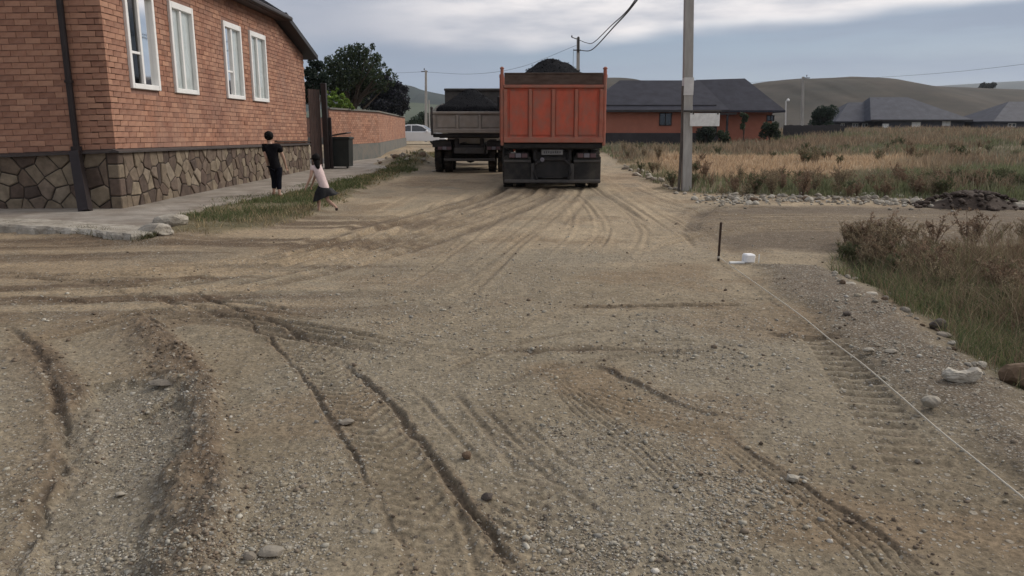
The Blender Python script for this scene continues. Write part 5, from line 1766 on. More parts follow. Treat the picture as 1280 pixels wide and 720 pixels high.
# bushes and trees in front of those houses
for (nm, px, py, rr_, Y, cols, label, cat, n_, seed) in (
        ('dark_tree', 1030, 149, 16, 88, [(.028, .046, .03), (.022, .038, .026)], 'round dark green tree between the orange house and the grey roofed house', 'tree', 4500, 21),
        ('shrub', 962, 163, 11, 57.5, [(.045, .06, .035), (.035, .05, .03)], 'dark shrub under the small window of the orange house', 'shrub', 2600, 22),
        ('sapling', 930, 152, 9, 57, [(.06, .08, .04), (.05, .065, .035)], 'thin leafy sapling in front of the orange house wall', 'sapling', 1500, 23),
        ('shrub', 882, 169, 12, 56.5, [(.03, .042, .028), (.026, .036, .026)], 'blackish leaf clump standing in for porch shade below the white board', 'shrub', 2600, 24),  # dark foliage added in place of the porch shade
        ('shrub', 905, 170, 9, 56, [(.05, .065, .035), (.04, .055, .03)], 'green shrub just right of the white board below orange wall', 'shrub', 1600, 25),
        ('distant_tree', 1159, 110.5, 3, 385, [(.03, .035, .025)], 'tiny lone dark tree on the hill skyline', 'tree', 500, 26),
        ('distant_tree', 1232, 111.5, 8, 390, [(.03, .035, .028)], 'small dark clump of trees at the right end of hill skyline', 'tree', 900, 27)):
    c = PX(px, py, Y)
    k = rr_ * Y / 970.0
    r = random.Random(seed)
    gz_ = hgt(c.x, Y) if Y < 300 else c.z - k * 1.6
    B = (c.x, Y, gz_)
    bl = [(r.uniform(-.75, .75) * k, r.uniform(-.6, .6) * k, c.z - gz_ + r.uniform(-.55, .6) * k, k * r.uniform(.32, .55)) for _ in range(13)]
    if nm == 'sapling': bl = [(b_[0] * .45, b_[1] * .45, c.z - gz_ + r.uniform(-1, 1) * k, b_[3] * .7) for b_ in bl]
    tree(nm, B, label, cat, bl, n_, .09 * (Y / 60) * (1.0 if Y < 300 else 1.2), cols, max(.3, (c.z - gz_) * .8), .05 * k + .02, seed)

# ---------------------------------------------------------------- people
def skin_mesh(name, joints, edges, m, parent, org, root=0, sub=2):
    """joints: list of (point, radius or (rx, ry)); one continuous surface grown round the edges"""
    me = bpy.data.meshes.new(name)
    me.from_pydata([tuple(Vector(j[0]) - Vector(org)) for j in joints], edges, [])
    o = bpy.data.objects.new(name, me); COL.objects.link(o)
    o.modifiers.new('skin', 'SKIN').use_smooth_shade = True
    sv = me.skin_vertices[0].data
    for v, j in zip(sv, joints):
        v.radius = j[1] if isinstance(j[1], tuple) else (j[1], j[1]); v.use_root = False
    sv[root].use_root = True
    s = o.modifiers.new('sub', 'SUBSURF'); s.levels = sub; s.render_levels = sub
    dg = bpy.context.evaluated_depsgraph_get()
    new = bpy.data.meshes.new_from_object(o.evaluated_get(dg))
    bpy.data.objects.remove(o); bpy.data.meshes.remove(me)
    new.name = name
    new.materials.clear()
    return link_mesh(name, new, m, parent)


def ball(name, c, r3, m, parent, org, seed=0, rough=0.0, sub=3, fn=None):
    bm = bmesh.new(); bmesh.ops.create_icosphere(bm, subdivisions=sub, radius=1)
    rr = random.Random(seed)
    for v in bm.verts:
        k = 1 + rr.uniform(-rough, rough)
        p = Vector((v.co.x * r3[0] * k, v.co.y * r3[1] * k, v.co.z * r3[2] * k))
        v.co = (fn(p) if fn else p) + Vector(c) - Vector(org)
    me = bpy.data.meshes.new(name); bm.to_mesh(me); bm.free()
    for p in me.polygons: p.use_smooth = True
    return link_mesh(name, me, m, parent)


def hand_chain(J, E, wrist_i, d, side, s):
    """palm, four fingers and a thumb grown from the wrist; d = direction of the arm, side = towards the thumb"""
    w = Vector(J[wrist_i][0]); d = d.normalized(); side = (side - d * side.dot(d)).normalized(); n = d.cross(side).normalized()
    J.append((w + d * .045 * s, (.030 * s, .016 * s))); palm = len(J) - 1
    E.append((wrist_i, palm))
    for k, L in enumerate((.055, .062, .058, .045)):
        off = (1.5 - k) * .017 * s
        a = w + d * .075 * s + side * off
        J.append((a, .0085 * s)); i0 = len(J) - 1; E.append((palm, i0))
        J.append((a + d * L * .55 * s + n * .008 * s, .0075 * s)); E.append((i0, i0 + 1))
        J.append((a + d * L * .95 * s + n * .024 * s, .006 * s)); E.append((i0 + 1, i0 + 2))
    J.append((w + d * .03 * s + side * .035 * s, .009 * s)); E.append((palm, len(J) - 1))
    J.append((w + d * .062 * s + side * .048 * s + n * .01 * s, .0075 * s)); E.append((len(J) - 2, len(J) - 1))


def person(Y0, pts, feet_z, label, skin_r, kind):
    """pts: joint -> (px, py, offset in depth)"""
    q = {k: PX(v[0], v[1], Y0 + v[2]) for k, v in pts.items()}
    base = Vector((q['hip'].x, Y0, feet_z))
    t = thing('person', base, label, 'person')
    s = skin_r
    J, E = [], []

    def add(p, r, par=None):
        J.append((p, r)); i = len(J) - 1
        if par is not None: E.append((par, i))
        return i
    hip = add(q['hip'], (.105 * s, .08 * s))
    waist = add(q['hip'].lerp(q['neck'], .38), (.09 * s, .07 * s), hip)
    chest = add(q['hip'].lerp(q['neck'], .75), (.105 * s, .08 * s), waist)
    neck = add(q['neck'], .042 * s, chest)
    hd = q['head'] - q['neck']
    n2 = add(q['neck'].lerp(q['head'], .42), .043 * s, neck)
    head = add(q['head'] + Vector((0, .0, -.01)), (.072 * s, .082 * s), n2)
    top = add(q['head'] + hd.normalized() * .06 * s, (.060 * s, .07 * s), head)
    fw = pts.get('face', Vector((0, 1, 0)))
    nose = add(q['head'] + fw * .095 * s + Vector((0, 0, -.02 * s)), .012 * s, head)
    for a in 'lr':
        sh = add(q['sh' + a], .045 * s, chest)
        el = add(q['el' + a], .032 * s, sh)
        wr = add(q['wr' + a], .021 * s, el)
        hand_chain(J, E, wr, q['wr' + a] - q['el' + a], Vector((0, 1, .2)), s * .95)
        tp = add(q['hip'].lerp(q['kn' + a], .22) + Vector(((-.05 if a == 'l' else .05) * s, 0, 0)), .068 * s, hip)
        kn = add(q['kn' + a], .045 * s, tp)
        an = add(q['an' + a], .030 * s, kn)
        heel = add(q['an' + a] + (q['an' + a] - q['kn' + a]).normalized() * .05 * s, .028 * s, an)
        add(q['to' + a], .022 * s, heel)
    skin_mesh('body', J, E, M['skin'], t, base, root=0)
    for sg in (-1, 1):
        side = fw.cross(Vector((0, 0, 1))).normalized() * sg
        ball('eye', q['head'] + fw * .078 * s + side * .03 * s + Vector((0, 0, .005)), (.011 * s,) * 3, M['eye'], t, base, sub=2)
        ball('ear', q['head'] + side * .078 * s + Vector((0, 0, -.01)), (.012 * s, .02 * s, .028 * s), M['skin'], t, base, sub=2)
    return t, q, base, s


# the boy in black, seen from behind on the pavement
by = G(344, 243.5, SZ).y
B_pts = dict(head=(336.3, 171.5, 0), neck=(336.6, 179.0, 0), hip=(344.2, 207.5, 0), shl=(329.8, 182.2, 0), shr=(348.2, 182.8, .02),
             ell=(333.0, 197.5, -.06), wrl=(336.0, 210.0, .05), elr=(354.3, 197.5, .08), wrr=(357.0, 207.0, .16),
             knl=(343.0, 224.5, .05), knr=(348.4, 225.0, -.02), anl=(342.4, 239.2, .02), anr=(349.3, 240.8, -.10), tol=(340.8, 242.6, .13), tor=(352.5, 243.2, .02))
boy, q, base, s = person(by, B_pts, SZ, 'person in black shirt and black trousers walking away along the stone plinth', 1.0, 'boy')
J = [(q['hip'] + Vector((.01, 0, -.11)), (.15 * s, .115 * s)), (q['hip'] + Vector((0, 0, .0)), (.148 * s, .115 * s)), (q['hip'].lerp(q['neck'], .4), (.142 * s, .10 * s)), (q['hip'].lerp(q['neck'], .78), (.152 * s, .10 * s)), (q['hip'].lerp(q['neck'], .95), (.065 * s, .06 * s)),
     (q['shl'], .064 * s), (q['shl'].lerp(q['ell'], .55), .060 * s), (q['shr'], .064 * s), (q['shr'].lerp(q['elr'], .55), .060 * s)]
skin_mesh('shirt', J, [(0, 1), (1, 2), (2, 3), (3, 4), (3, 5), (5, 6), (3, 7), (7, 8)], M['black_cloth'], boy, base)
hl, hr_ = q['hip'] + Vector((-.06 * s, 0, -.05)), q['hip'] + Vector((.06 * s, 0, -.05))
J = [(q['hip'] + Vector((0, 0, .07)), (.135 * s, .105 * s)), (q['hip'].lerp(q['knl'], .25) + Vector((-.052 * s, 0, 0)), .084 * s), (q['knl'], .062 * s), (q['knl'].lerp(q['anl'], .84), .052 * s),
     (q['hip'].lerp(q['knr'], .25) + Vector((.052 * s, 0, 0)), .084 * s), (q['knr'], .062 * s), (q['knr'].lerp(q['anr'], .84), .052 * s)]
skin_mesh('trousers', J, [(0, 1), (1, 2), (2, 3), (0, 4), (4, 5), (5, 6)], M['navy_cloth'], boy, base)
ball('hair', q['head'] + Vector((0, -.012, .028)), (.092 * s, .098 * s, .098 * s), M['hair'], boy, base, 3, .035, 3, lambda p: Vector((p.x, p.y, p.z * (1 if p.z > 0 else (.95 if p.y < .02 else .35)))))
for a in 'lr':
    J = [(q['an' + a] + Vector((0, 0, -.035)), .036 * s), (q['to' + a] + Vector((0, 0, .012)), .032 * s)]
    skin_mesh('shoe', J, [(0, 1)], M['shoe_light'], boy, base)

# the girl in the pale top and dark skirt, running to the left
gy = G(399, 266).y
G_pts = dict(head=(394.8, 199.0, 0), neck=(395.5, 206.0, 0), hip=(405.5, 235.0, 0), shl=(390.2, 209.5, -.05), shr=(399.8, 208.5, .07),
             ell=(388.6, 221.0, -.10), wrl=(383.6, 231.5, -.08), elr=(393.4, 221.5, .14), wrr=(390.0, 231.0, .22),
             knl=(398.5, 249.0, .10), knr=(408.5, 249.0, -.05), anl=(398.6, 261.0, .06), anr=(418.4, 257.4, -.1), tol=(395.0, 265.0, .10), tor=(421.0, 263.5, -.1), face=Vector((-.75, .65, 0)).normalized())
girl, q, base, s = person(gy, G_pts, 0.02, 'long-haired person in pale pink top and black skirt running left over the grass', .80, 'girl')
J = [(q['hip'] + Vector((.01, 0, -.06)), (.14 * s, .11 * s)), (q['hip'] + Vector((0, 0, .02)), (.14 * s, .11 * s)), (q['hip'].lerp(q['neck'], .45), (.135 * s, .10 * s)), (q['hip'].lerp(q['neck'], .80), (.135 * s, .10 * s)), (q['hip'].lerp(q['neck'], .97), (.058 * s, .055 * s)),
     (q['shl'], .06 * s), (q['shl'].lerp(q['ell'], .45), .056 * s), (q['shr'], .06 * s), (q['shr'].lerp(q['elr'], .45), .056 * s)]
skin_mesh('shirt', J, [(0, 1), (1, 2), (2, 3), (3, 4), (3, 5), (5, 6), (3, 7), (7, 8)], M['pink_cloth'], girl, base)
rings = [((405.0, 233.5), .105, .095), ((405.3, 235.0), .125, .11), ((405.4, 239.0), .165, .135), ((405.8, 243.5), .19, .15), ((406.2, 247.3), .205, .16)]
mb = MB(); n = 40; rv = random.Random(4)
ph = [rv.uniform(-.3, .3) for _ in range(n)]
for j, ((px, py), rx, ry) in enumerate(rings):
    c = PX(px, py, gy)
    for k in range(n):
        a = 2 * math.pi * k / n
        pl_ = 1 + (.10 * math.sin(7 * a + ph[k]) * j / 4)
        mb.v.append(c + Vector((math.cos(a) * rx * pl_ + (.05 if j == 4 and math.cos(a) > .5 else 0), math.sin(a) * ry * pl_, (.08 * math.cos(a) if j == 4 else .05 * math.cos(a) if j == 3 else .02 * math.cos(a) if j == 2 else -.02 * math.cos(a) if j == 0 else 0))))
for j in range(4):
    for k in range(n): mb.f.append((j * n + k, j * n + (k + 1) % n, (j + 1) * n + (k + 1) % n, (j + 1) * n + k))
mb.build('skirt', M['skirt_cloth'], girl, base, smooth=True)
ball('hair', q['head'] + Vector((.006, -.012, .022)), (.092 * s, .10 * s, .098 * s), M['hair'], girl, base, 5, .03)
J = [(q['head'] + Vector((.02, -.05 * s, .0)), (.075 * s, .05 * s)), (PX(396.2, 204.5, gy - .06), (.07 * s, .04 * s)), (PX(397.4, 208.5, gy - .08), (.055 * s, .03 * s)), (PX(398.4, 211.5, gy - .08), (.028 * s, .02 * s))]
skin_mesh('long_hair', J, [(0, 1), (1, 2), (2, 3)], M['hair'], girl, base)
for a in 'lr':
    J = [(q['an' + a] + (q['an' + a] - q['kn' + a]).normalized() * .04, .036 * s), (q['to' + a], .03 * s)]
    skin_mesh('shoe', J, [(0, 1)], M['shoe_dark'], girl, base)


# ---------------------------------------------------------------- stones, rubble, stake and string
def rock_mesh(name, r3, seed, sub=2, rough=.22, flat=.0):
    bm = bmesh.new(); bmesh.ops.create_icosphere(bm, subdivisions=sub, radius=1)
    r = random.Random(seed)
    planes = [(Vector((r.gauss(0, 1), r.gauss(0, 1), r.gauss(0, 1))).normalized(), r.uniform(.62, .92)) for _ in range(9)]
    for v in bm.verts:
        p = v.co.copy()
        for nrm, dd in planes:
            e = p.dot(nrm) - dd
            if e > 0: p -= nrm * e * .9
        k = 1 + r.uniform(-rough, rough) * .22
        v.co = Vector((p.x * r3[0] * k, p.y * r3[1] * k, p.z * r3[2] * k))
    me = bpy.data.meshes.new(name); bm.to_mesh(me); bm.free()
    return me


def rock(px, py, wpx, hpx, label, m='pale_stone', seed=0, name='stone', sink=.25, deep=.8, rz=0, group=None, sub=2, fn=None):
    g = G(px, py)
    z = hgt(g.x, g.y); g = G(px, py, z)
    sc = (g.y / F_PX) * 1.0
    w, hh = wpx * sc / 2, hpx * sc / 2
    me = rock_mesh(name, (w, w * deep, hh), seed, sub)
    if fn: fn(me, w, hh)
    o = link_mesh(name, me, M[m])
    o.location = (g.x, g.y, z + hh * (1 - sink)); o.rotation_euler = (random.uniform(-.08, .08), random.uniform(-.08, .08), rz)
    return tag(o, label, 'stone', group)


def dish(me, w, hh):
    for v in me.vertices:
        d = math.hypot(v.co.x / w, v.co.y / (w * .8))
        if v.co.z > 0: v.co.z = v.co.z - hh * .75 * max(0, 1 - (d / .72) ** 2)


rock(1202, 475, 50, 24, 'large pale dish-shaped stone at the edge of the weeds', seed=1, fn=dish, sink=.3, deep=.62, sub=4)
rock(1163, 508, 27, 17, 'rounded pale stone below the dish-shaped stone', seed=2, sub=3)
rock(1276, 482, 58, 38, 'big brown boulder at the right edge beside the weeds', 'brown_stone', seed=3, sub=3, deep=.7)
rock(1172, 412, 24, 18, 'dark grey rock tucked against the green weeds', 'dark_stone', seed=4)
rock(1180, 421, 22, 8, 'flat pale stone just below the dark grey rock by the weeds', seed=5)
rock(1086, 440, 17, 7, 'thin flat stone, left one of a pair beside the string', seed=6)
rock(1114, 441, 18, 6, 'thin flat stone, right one of a pair beside the string', seed=7)
rock(991, 603, 19, 16, 'square chipped brick-like stone lying in the tyre track', seed=8, deep=.9, sub=1)
rock(433, 529, 22, 6, 'flat pale stone beside the long wheel rut in the middle', seed=9)
rock(584, 573, 16, 12, 'round brown pebble lump right of the deep wheel rut', 'brown_stone', seed=10)
rock(609, 625, 20, 13, 'dark clod of earth right of the deep wheel rut', 'dark_stone', seed=11)
rock(208, 482, 60, 9, 'long flat slab of stone sticking out of the dirt bank', seed=12, deep=.35, sink=.1)
rock(338, 694, 42, 14, 'flat grey stone lying lowest in the photo in the gravel', seed=13, deep=.6)
rock(312, 700, 20, 14, 'pale stone left of the lowest flat stone in the gravel', seed=14)
rock(150, 620, 15, 7, 'small pale stone in the flattened gravel near left rut', seed=15)
rock(650, 660, 10, 6, 'small pale stone in the coarse gravel patch at the bottom', seed=16)
rock(1147, 579, 9, 7, 'small white pebble between string and tyre tracks', seed=17)
rock(1118, 344, 12, 6, 'pale stone at the front tip of the right weeds', seed=18)
rock(1062, 357, 16, 6, 'pale flat stone along the edge of the right weeds', seed=19)
rock(1090, 370, 18, 7, 'elongated pale stone along the edge of the right weeds', seed=20)
rock(1058, 395, 12, 8, 'dark lump of earth beside the stones by the weeds', 'dark_stone', seed=21)
rock(214, 284, 42, 22, 'upper of two broken white concrete lumps at the pavement corner', 'pale_concrete', seed=22, sub=3, deep=.7, rz=.4)
rock(196, 296, 48, 20, 'lower of two broken white concrete lumps at the pavement corner', 'pale_concrete', seed=23, sub=3, deep=.8, rz=-.3)

protos = [rock_mesh('stone', (1, .85, .62), 100 + k, 2) for k in range(8)]
for me in protos: me.materials.append(M['pale_stone'])
protos_d = [rock_mesh('stone', (1, .85, .62), 200 + k, 2) for k in range(4)]
for me in protos_d: me.materials.append(M['brown_stone'])
rr_ = random.Random(31)


def scatter(pts, label, group, rmin, rmax, dark=.12):
    xs = np.array([p[0] for p in pts]); ys = np.array([p[1] for p in pts]); hs = terrain(xs, ys)[0]
    for x, y, z in zip(xs, ys, hs):
        k = rmin + (rmax - rmin) * rr_.random() ** 2.2
        o = bpy.data.objects.new('stone', rr_.choice(protos_d if rr_.random() < dark else protos)); COL.objects.link(o)
        o.location = (x, y, z + .25 * k); o.scale = (k * rr_.uniform(.8, 1.3), k * rr_.uniform(.8, 1.2), k * rr_.uniform(.8, 1.2)); o.rotation_euler = (rr_.uniform(-.4, .4), rr_.uniform(-.4, .4), rr_.uniform(0, 6.3))
        tag(o, label, 'stone', group)


pts = []
for _ in range(150):                                   # the long line of rubble at the edge of the field
    t_ = rr_.random() ** .9
    px = 868 + t_ * 300
    py = 249 + rr_.gauss(0, 3.8) + 4 * t_ - (3 if 945 < px < 1100 else 0)
    pts.append(tuple(G(px, min(py, 262))[:2]))
scatter(pts, 'pale rubble stone in the long line along the field edge', 'pale stones lining the field edge', .035, .105, .05)
mb = MB()
for _ in range(420):
    t_ = rr_.random(); px = 868 + 330 * t_
    p = G(px, min(249.5 + rr_.gauss(0, 4.2) + 4 * t_ - (3 if 945 < px < 1110 else 0), 264)); k = rr_.uniform(.018, .05)
    me = rr_.choice(protos); R = Matrix.Rotation(rr_.uniform(0, 6), 3, 'Z'); zg = hgt(p.x, p.y)
    mb.add([R @ (v.co * k) + Vector((p.x, p.y, zg + k * .3)) for v in me.vertices], [tuple(p_.vertices) for p_ in me.polygons])
mb.build('rubble', M['rubble'], None, kind='stuff')
o = rock(1023, 247, 8, 7, 'largest white stone standing out of the rubble line', seed=40)
pts = [tuple(G(780 + 75 * t_ + rr_.gauss(0, 4), 210 + 32 * t_ ** 1.2 + rr_.gauss(0, 2))[:2]) for t_ in [rr_.random() for _ in range(36)]]
scatter(pts, 'pale stone in the scatter left of the concrete pole', 'pale stones left of the concrete pole', .05, .15)
pts = [tuple(G(1200 + 85 * rr_.random(), 256 + rr_.gauss(0, 3.0))[:2]) for _ in range(16)]
scatter(pts, 'pale stone beside the dark heap of soil', 'pale stones beside the dark soil heap', .06, .17)
pts = [(MOUND[0] + rr_.gauss(0, .75), MOUND[1] + rr_.gauss(-.8, 1.2)) for _ in range(40)]
scatter(pts, 'stone in the low rubble mound by the garden wall', 'stones of the low rubble mound', .05, .16, .4)
E1, E2 = G(1040, 338), G(1230, 470)
pts = []
for _ in range(32):
    t_ = rr_.random()
    p = G(1035 + 190 * t_ + rr_.gauss(0, 9), 342 + 118 * t_ ** 1.25 + rr_.gauss(3, 7))
    pts.append((p.x, p.y))
scatter(pts, 'small stone along the crumbling edge of the right weeds', 'stones along the edge of the right weeds', .018, .05, .3)

# heap of dark soil at the field edge
hp = G(1226, 261)
heap('soil_heap', (hp.x, hp.y + .3, hgt(hp.x, hp.y) - .02), .98, .6, .30, M['soil'], 'low ragged heap of dark earth at the field edge on the right', 'heap', base=-.1, seed=33, flat=.1)
cl_me = [rock_mesh('clod', (1, .8, .6), 300 + k, 1) for k in range(4)]
for me in cl_me: me.materials.append(M['soil'])
V0, F0 = [], []
mb = MB()
for _ in range(230):
    a, b = rr_.gauss(0, .5), rr_.gauss(0, .32)
    if abs(a) > 1.15: continue
    k = rr_.uniform(.02, .085)
    z = hgt(hp.x, hp.y) + .27 * max(0, 1 - (a / 1.0) ** 2 - (b / .6) ** 2) + .02
    me = rr_.choice(cl_me); R = Matrix.Rotation(rr_.uniform(0, 6), 3, 'Z')
    mb.add([R @ (v.co * k) + Vector((hp.x + a, hp.y + .3 + b, z)) for v in me.vertices], [tuple(p.vertices) for p in me.polygons])
ho = [o for o in COL.objects if o.name == 'soil_heap'][0]
mb.build('clods', M['soil'], ho, ho.location, kind='stuff')

# stake, string, block
sp = G(898, 326); sz_ = hgt(sp.x, sp.y); sp = G(898, 326, sz_)
st = thing('metal_stake', (sp.x, sp.y, sz_), 'thin rusty stake driven upright into the dirt where the string starts', 'stake')
stz = PX(898.5, 278, sp.y).z - sz_
mb = MB(); mb.tube([(0, 0, -.15), (.002, 0, stz * .5), (.006, 0, stz)], .0135, 8); mb.build('rod', M['rust'], st)
mb = MB(); mb.lathe([(0, .018), (.012, .02), (.024, .018)], 'z', (0, 0, .03), 10); mb.build('knot', M['string'], st)
sl_ = []
for px, py in ((898, 324), (930, 347), (965, 374), (1000, 401), (1040, 433), (1075, 461), (1120, 499), (1170, 541), (1220, 583), (1280, 632), (1340, 682), (1420, 748)):
    p = G(px, py); sl_.append(p)
hs = terrain(np.array([p.x for p in sl_]), np.array([p.y for p in sl_]))[0]
mb = MB(); P_ = smooth_pts([(p.x, p.y, max(h_, -.01) + .022) for p, h_ in zip(sl_, hs)])
mb.tube(P_, .0042, 5)
me = mb.mesh('string', P_[0]); o = link_mesh('string', me, M['string']); o.location = P_[0]
tag(o, 'taut pale string stretched low over the dirt from the rusty stake', 'string')
wb = G(935, 329); wz = hgt(wb.x, wb.y)
mb = MB(); mb.bbox((0, 0, .05), (.118, .10, .10), .014)
me = mb.mesh('foam_block'); o = link_mesh('foam_block', me, M['white_block']); o.location = (wb.x, wb.y, wz); o.rotation_euler = (0, .05, .25)
tag(o, 'small bright white block lying right of the rusty stake', 'block')
wb = G(921, 330); wz = hgt(wb.x, wb.y)
mb = MB(); mb.bbox((0, 0, .01), (.17, .05, .022), .006)
me = mb.mesh('foam_strip'); o = link_mesh('foam_strip', me, M['sign']); o.location = (wb.x, wb.y, wz); o.rotation_euler = (0, 0, .1)
tag(o, 'thin white strip lying between rusty stake and white block', 'strip')
for px, py, label in ((948, 329, 'short thin peg just right of the white block'),):
    wb = G(px, py); wz = hgt(wb.x, wb.y)
    mb = MB(); mb.tube([(0, 0, -.05), (.004, 0, .10)], .006, 6); me = mb.mesh('peg'); o = link_mesh('peg', me, M['sign']); o.location = (wb.x, wb.y, wz); tag(o, label, 'peg')


# ---------------------------------------------------------------- loose gravel (nobody could count it)
def gravel():
    r = np.random.default_rng(9)
    n = 200000
    th_ = np.radians(r.uniform(-40, 40, n)); rr0 = 2.0 * (15 / 2.0) ** (r.random(n) ** 1.15)
    x = rr0 * np.sin(th_); y = rr0 * np.cos(th_)
    h, col, g = terrain(x, y)
    clump = np.clip(.5 + 1.4 * fbm(x, y, 2.2, 4, 90), 0, 1.3)
    keep = r.random(n) < np.clip(g * .75 * clump * np.clip(1.25 - rr0 / 9.0, .14, 1), 0, 1)
    x, y, h, rr0 = x[keep], y[keep], h[keep], rr0[keep]
    n = len(x)
    size = np.clip(r.lognormal(-5.15, .45, n), .0028, .022) * np.clip(rr0 / 4.5, .85, 1.25)
    bm = bmesh.new(); bmesh.ops.create_icosphere(bm, subdivisions=1, radius=1)
    v0 = np.array([v.co for v in bm.verts]); f0 = np.array([[v.index for v in f.verts] for f in bm.faces]); bm.free()
    k = len(v0)
    var = []
    for i in range(24):
        rv = np.random.default_rng(500 + i)
        p = v0 * rv.uniform(.72, 1.18, (k, 1))
        for _ in range(4):
            nn = rv.normal(size=3); nn /= np.linalg.norm(nn)
            e = np.maximum(p @ nn - rv.uniform(.45, .8), 0); p = p - e[:, None] * nn
        var.append(p)
    var = np.array(var)
    vi = r.integers(0, 24, n); a = r.uniform(0, 6.28, n)
    sc = np.stack([r.uniform(.8, 1.45, n), r.uniform(.7, 1.1, n), r.uniform(.4, .8, n)], 1) * size[:, None]
    P = var[vi] * sc[:, None, :]
    ca, sa = np.cos(a)[:, None], np.sin(a)[:, None]
    X = P[..., 0] * ca - P[..., 1] * sa + x[:, None]; Y = P[..., 0] * sa + P[..., 1] * ca + y[:, None]; Z = P[..., 2] + (h + sc[:, 2] * .28)[:, None]
    V = np.stack([X, Y, Z], -1).reshape(-1, 3)
    T = (np.arange(n)[:, None, None] * k + f0[None]).reshape(-1, 3)
    pal = np.array([(.34, .315, .255), (.41, .385, .32), (.28, .245, .19), (.215, .175, .13), (.31, .27, .20), (.25, .235, .205), (.50, .47, .41)])
    pr = r.choice(len(pal), n, p=[.24, .15, .2, .12, .18, .06, .05])
    c = pal[pr] * r.uniform(.75, 1.05, n)[:, None]
    np_mesh('gravel', V, T, M['pebble'], {'col': np.repeat(c, k, 0)}, kind='stuff')


gravel()


def clods():
    """crumbs of brown earth along the ridge and rut edges"""
    r = np.random.default_rng(19)
    n = 110000
    th_ = np.radians(r.uniform(-40, 40, n)); rr0 = 2.0 * (13 / 2.0) ** (r.random(n) ** 1.1)
    x = rr0 * np.sin(th_); y = rr0 * np.cos(th_)
    h, col, g = terrain(x, y)
    # where the soil is browner than its surroundings
    w = np.zeros(n)
    for P, hh, wd_ in RIDGE_W:
        q_, s_, L_ = line_dist(x, y, P); w = np.maximum(w, np.exp(-((q_ - .04) / (1.25 * wd_)) ** 2) * (.5 if hh > .05 else .15))
    for P, kd, d_, wd_ in RUT_W:
        q_, s_, L_ = line_dist(x, y, P); w = np.maximum(w, np.exp(-((np.abs(q_) - 1.6 * wd_) / (.8 * wd_)) ** 2) * .2)
    w = np.maximum(w, .010)
    keep = r.random(n) < w * np.clip(.6 + 1.2 * fbm(x, y, 3, 3, 95), 0, 1.4)
    x, y, h, col, rr0 = x[keep], y[keep], h[keep], col[keep], rr0[keep]
    n = len(x)
    size = np.clip(r.lognormal(-5.25, .5, n), .003, .02) * np.clip(rr0 / 4.5, .8, 1.3)
    bm = bmesh.new(); bmesh.ops.create_icosphere(bm, subdivisions=1, radius=1)
    v0 = np.array([v.co for v in bm.verts]); f0 = np.array([[v.index for v in f.verts] for f in bm.faces]); bm.free()
    k = len(v0)
    P = v0[None] * r.uniform(.45, 1.35, (n, k, 1)) * (np.stack([r.uniform(.8, 1.3, n), r.uniform(.8, 1.2, n), r.uniform(.55, .9, n)], 1) * size[:, None])[:, None, :]
    V = (P + np.stack([x, y, h + size * .3], 1)[:, None, :]).reshape(-1, 3)
    T = (np.arange(n)[:, None, None] * k + f0[None]).reshape(-1, 3)
    c = np.array([(.175, .135, .097)]) * r.uniform(.65, 1.25, (n, 1))
    np_mesh('earth_crumbs', V, T, M['pebble'], {'col': np.repeat(c, k, 0)}, kind='stuff')


clods()


# ---------------------------------------------------------------- grass and weeds
def blades(name, x, y, hgt_, width, cols, lean=.35, kind='stuff', seed=0, z=None):
    r = np.random.default_rng(seed)
    n = len(x)
    if z is None: z = terrain(x, y)[0]
    a = r.uniform(0, 6.28, n); d = np.stack([np.cos(a), np.sin(a), np.zeros(n)], 1)
    b = r.uniform(0, 6.28, n); l = np.stack([np.cos(b), np.sin(b), np.zeros(n)], 1) * (np.abs(r.normal(0, lean, n)) * hgt_)[:, None]
    p = np.stack([x, y, z - .02], 1); w = d * (width / 2)[:, None]
    up = np.array([0, 0, 1.0]) * hgt_[:, None]
    m = p + up * .55 + l * .35; t = p + up + l
    V = np.stack([p - w, p + w, m - w * .75, m + w * .75, t], 1).reshape(-1, 3)
    i = np.arange(n)[:, None] * 5
    T = np.concatenate([i + np.array([0, 1, 3]), i + np.array([0, 3, 2]), i + np.array([2, 3, 4])])
    return np_mesh(name, V, T, M['blade'], {'col': np.repeat(cols, 5, 0)}, kind=kind)


def pick(r, pal, n, w=None):
    pal = np.array(pal); return pal[r.choice(len(pal), n, p=w)] * r.uniform(.7, 1.25, (n, 1))


def in_poly_pts(r, P, n, box=None):
    P_ = np.array(P)
    x0, x1, y0, y1 = box or (P_[:, 0].min(), P_[:, 0].max(), P_[:, 1].min(), P_[:, 1].max())
    x = r.uniform(x0, x1, n); y = r.uniform(y0, y1, n)
    return x, y, poly_sd(x, y, P)


r = np.random.default_rng(3)
# verge along the pavement: green near the pavement, straw towards the lane
x, y, sd = in_poly_pts(r, VERGE, 60000)
edge = fbm(x, y, 1.6, 4, 8)
k = (sd + .25 * edge > .0) & (r.random(len(x)) < np.clip(.3 + 1.4 * fbm(x, y, 1.1, 3, 99) + .45 * (sd > .3), .05, 1))
k &= ~((np.abs(x - MOUND[0]) < 1.0) & (np.abs(y - MOUND[1]) < 2.0) & (r.random(len(x)) < .75))
x, y, sd = x[k], y[k], sd[k]
n = len(x)
straw = fbm(x, y, .9, 3, 97) + r.normal(0, .25, n) - .3 * (sd - .35)
c = np.where((straw > .02)[:, None], pick(r, [(.33, .265, .155), (.28, .225, .13), (.22, .185, .105)], n), pick(r, [(.095, .12, .05), (.115, .135, .058), (.15, .155, .075)], n))
blades('verge_grass', x, y, r.uniform(.035, .13, n), np.clip(y / 950 * 1.1, .006, .03), c, .75, seed=1)
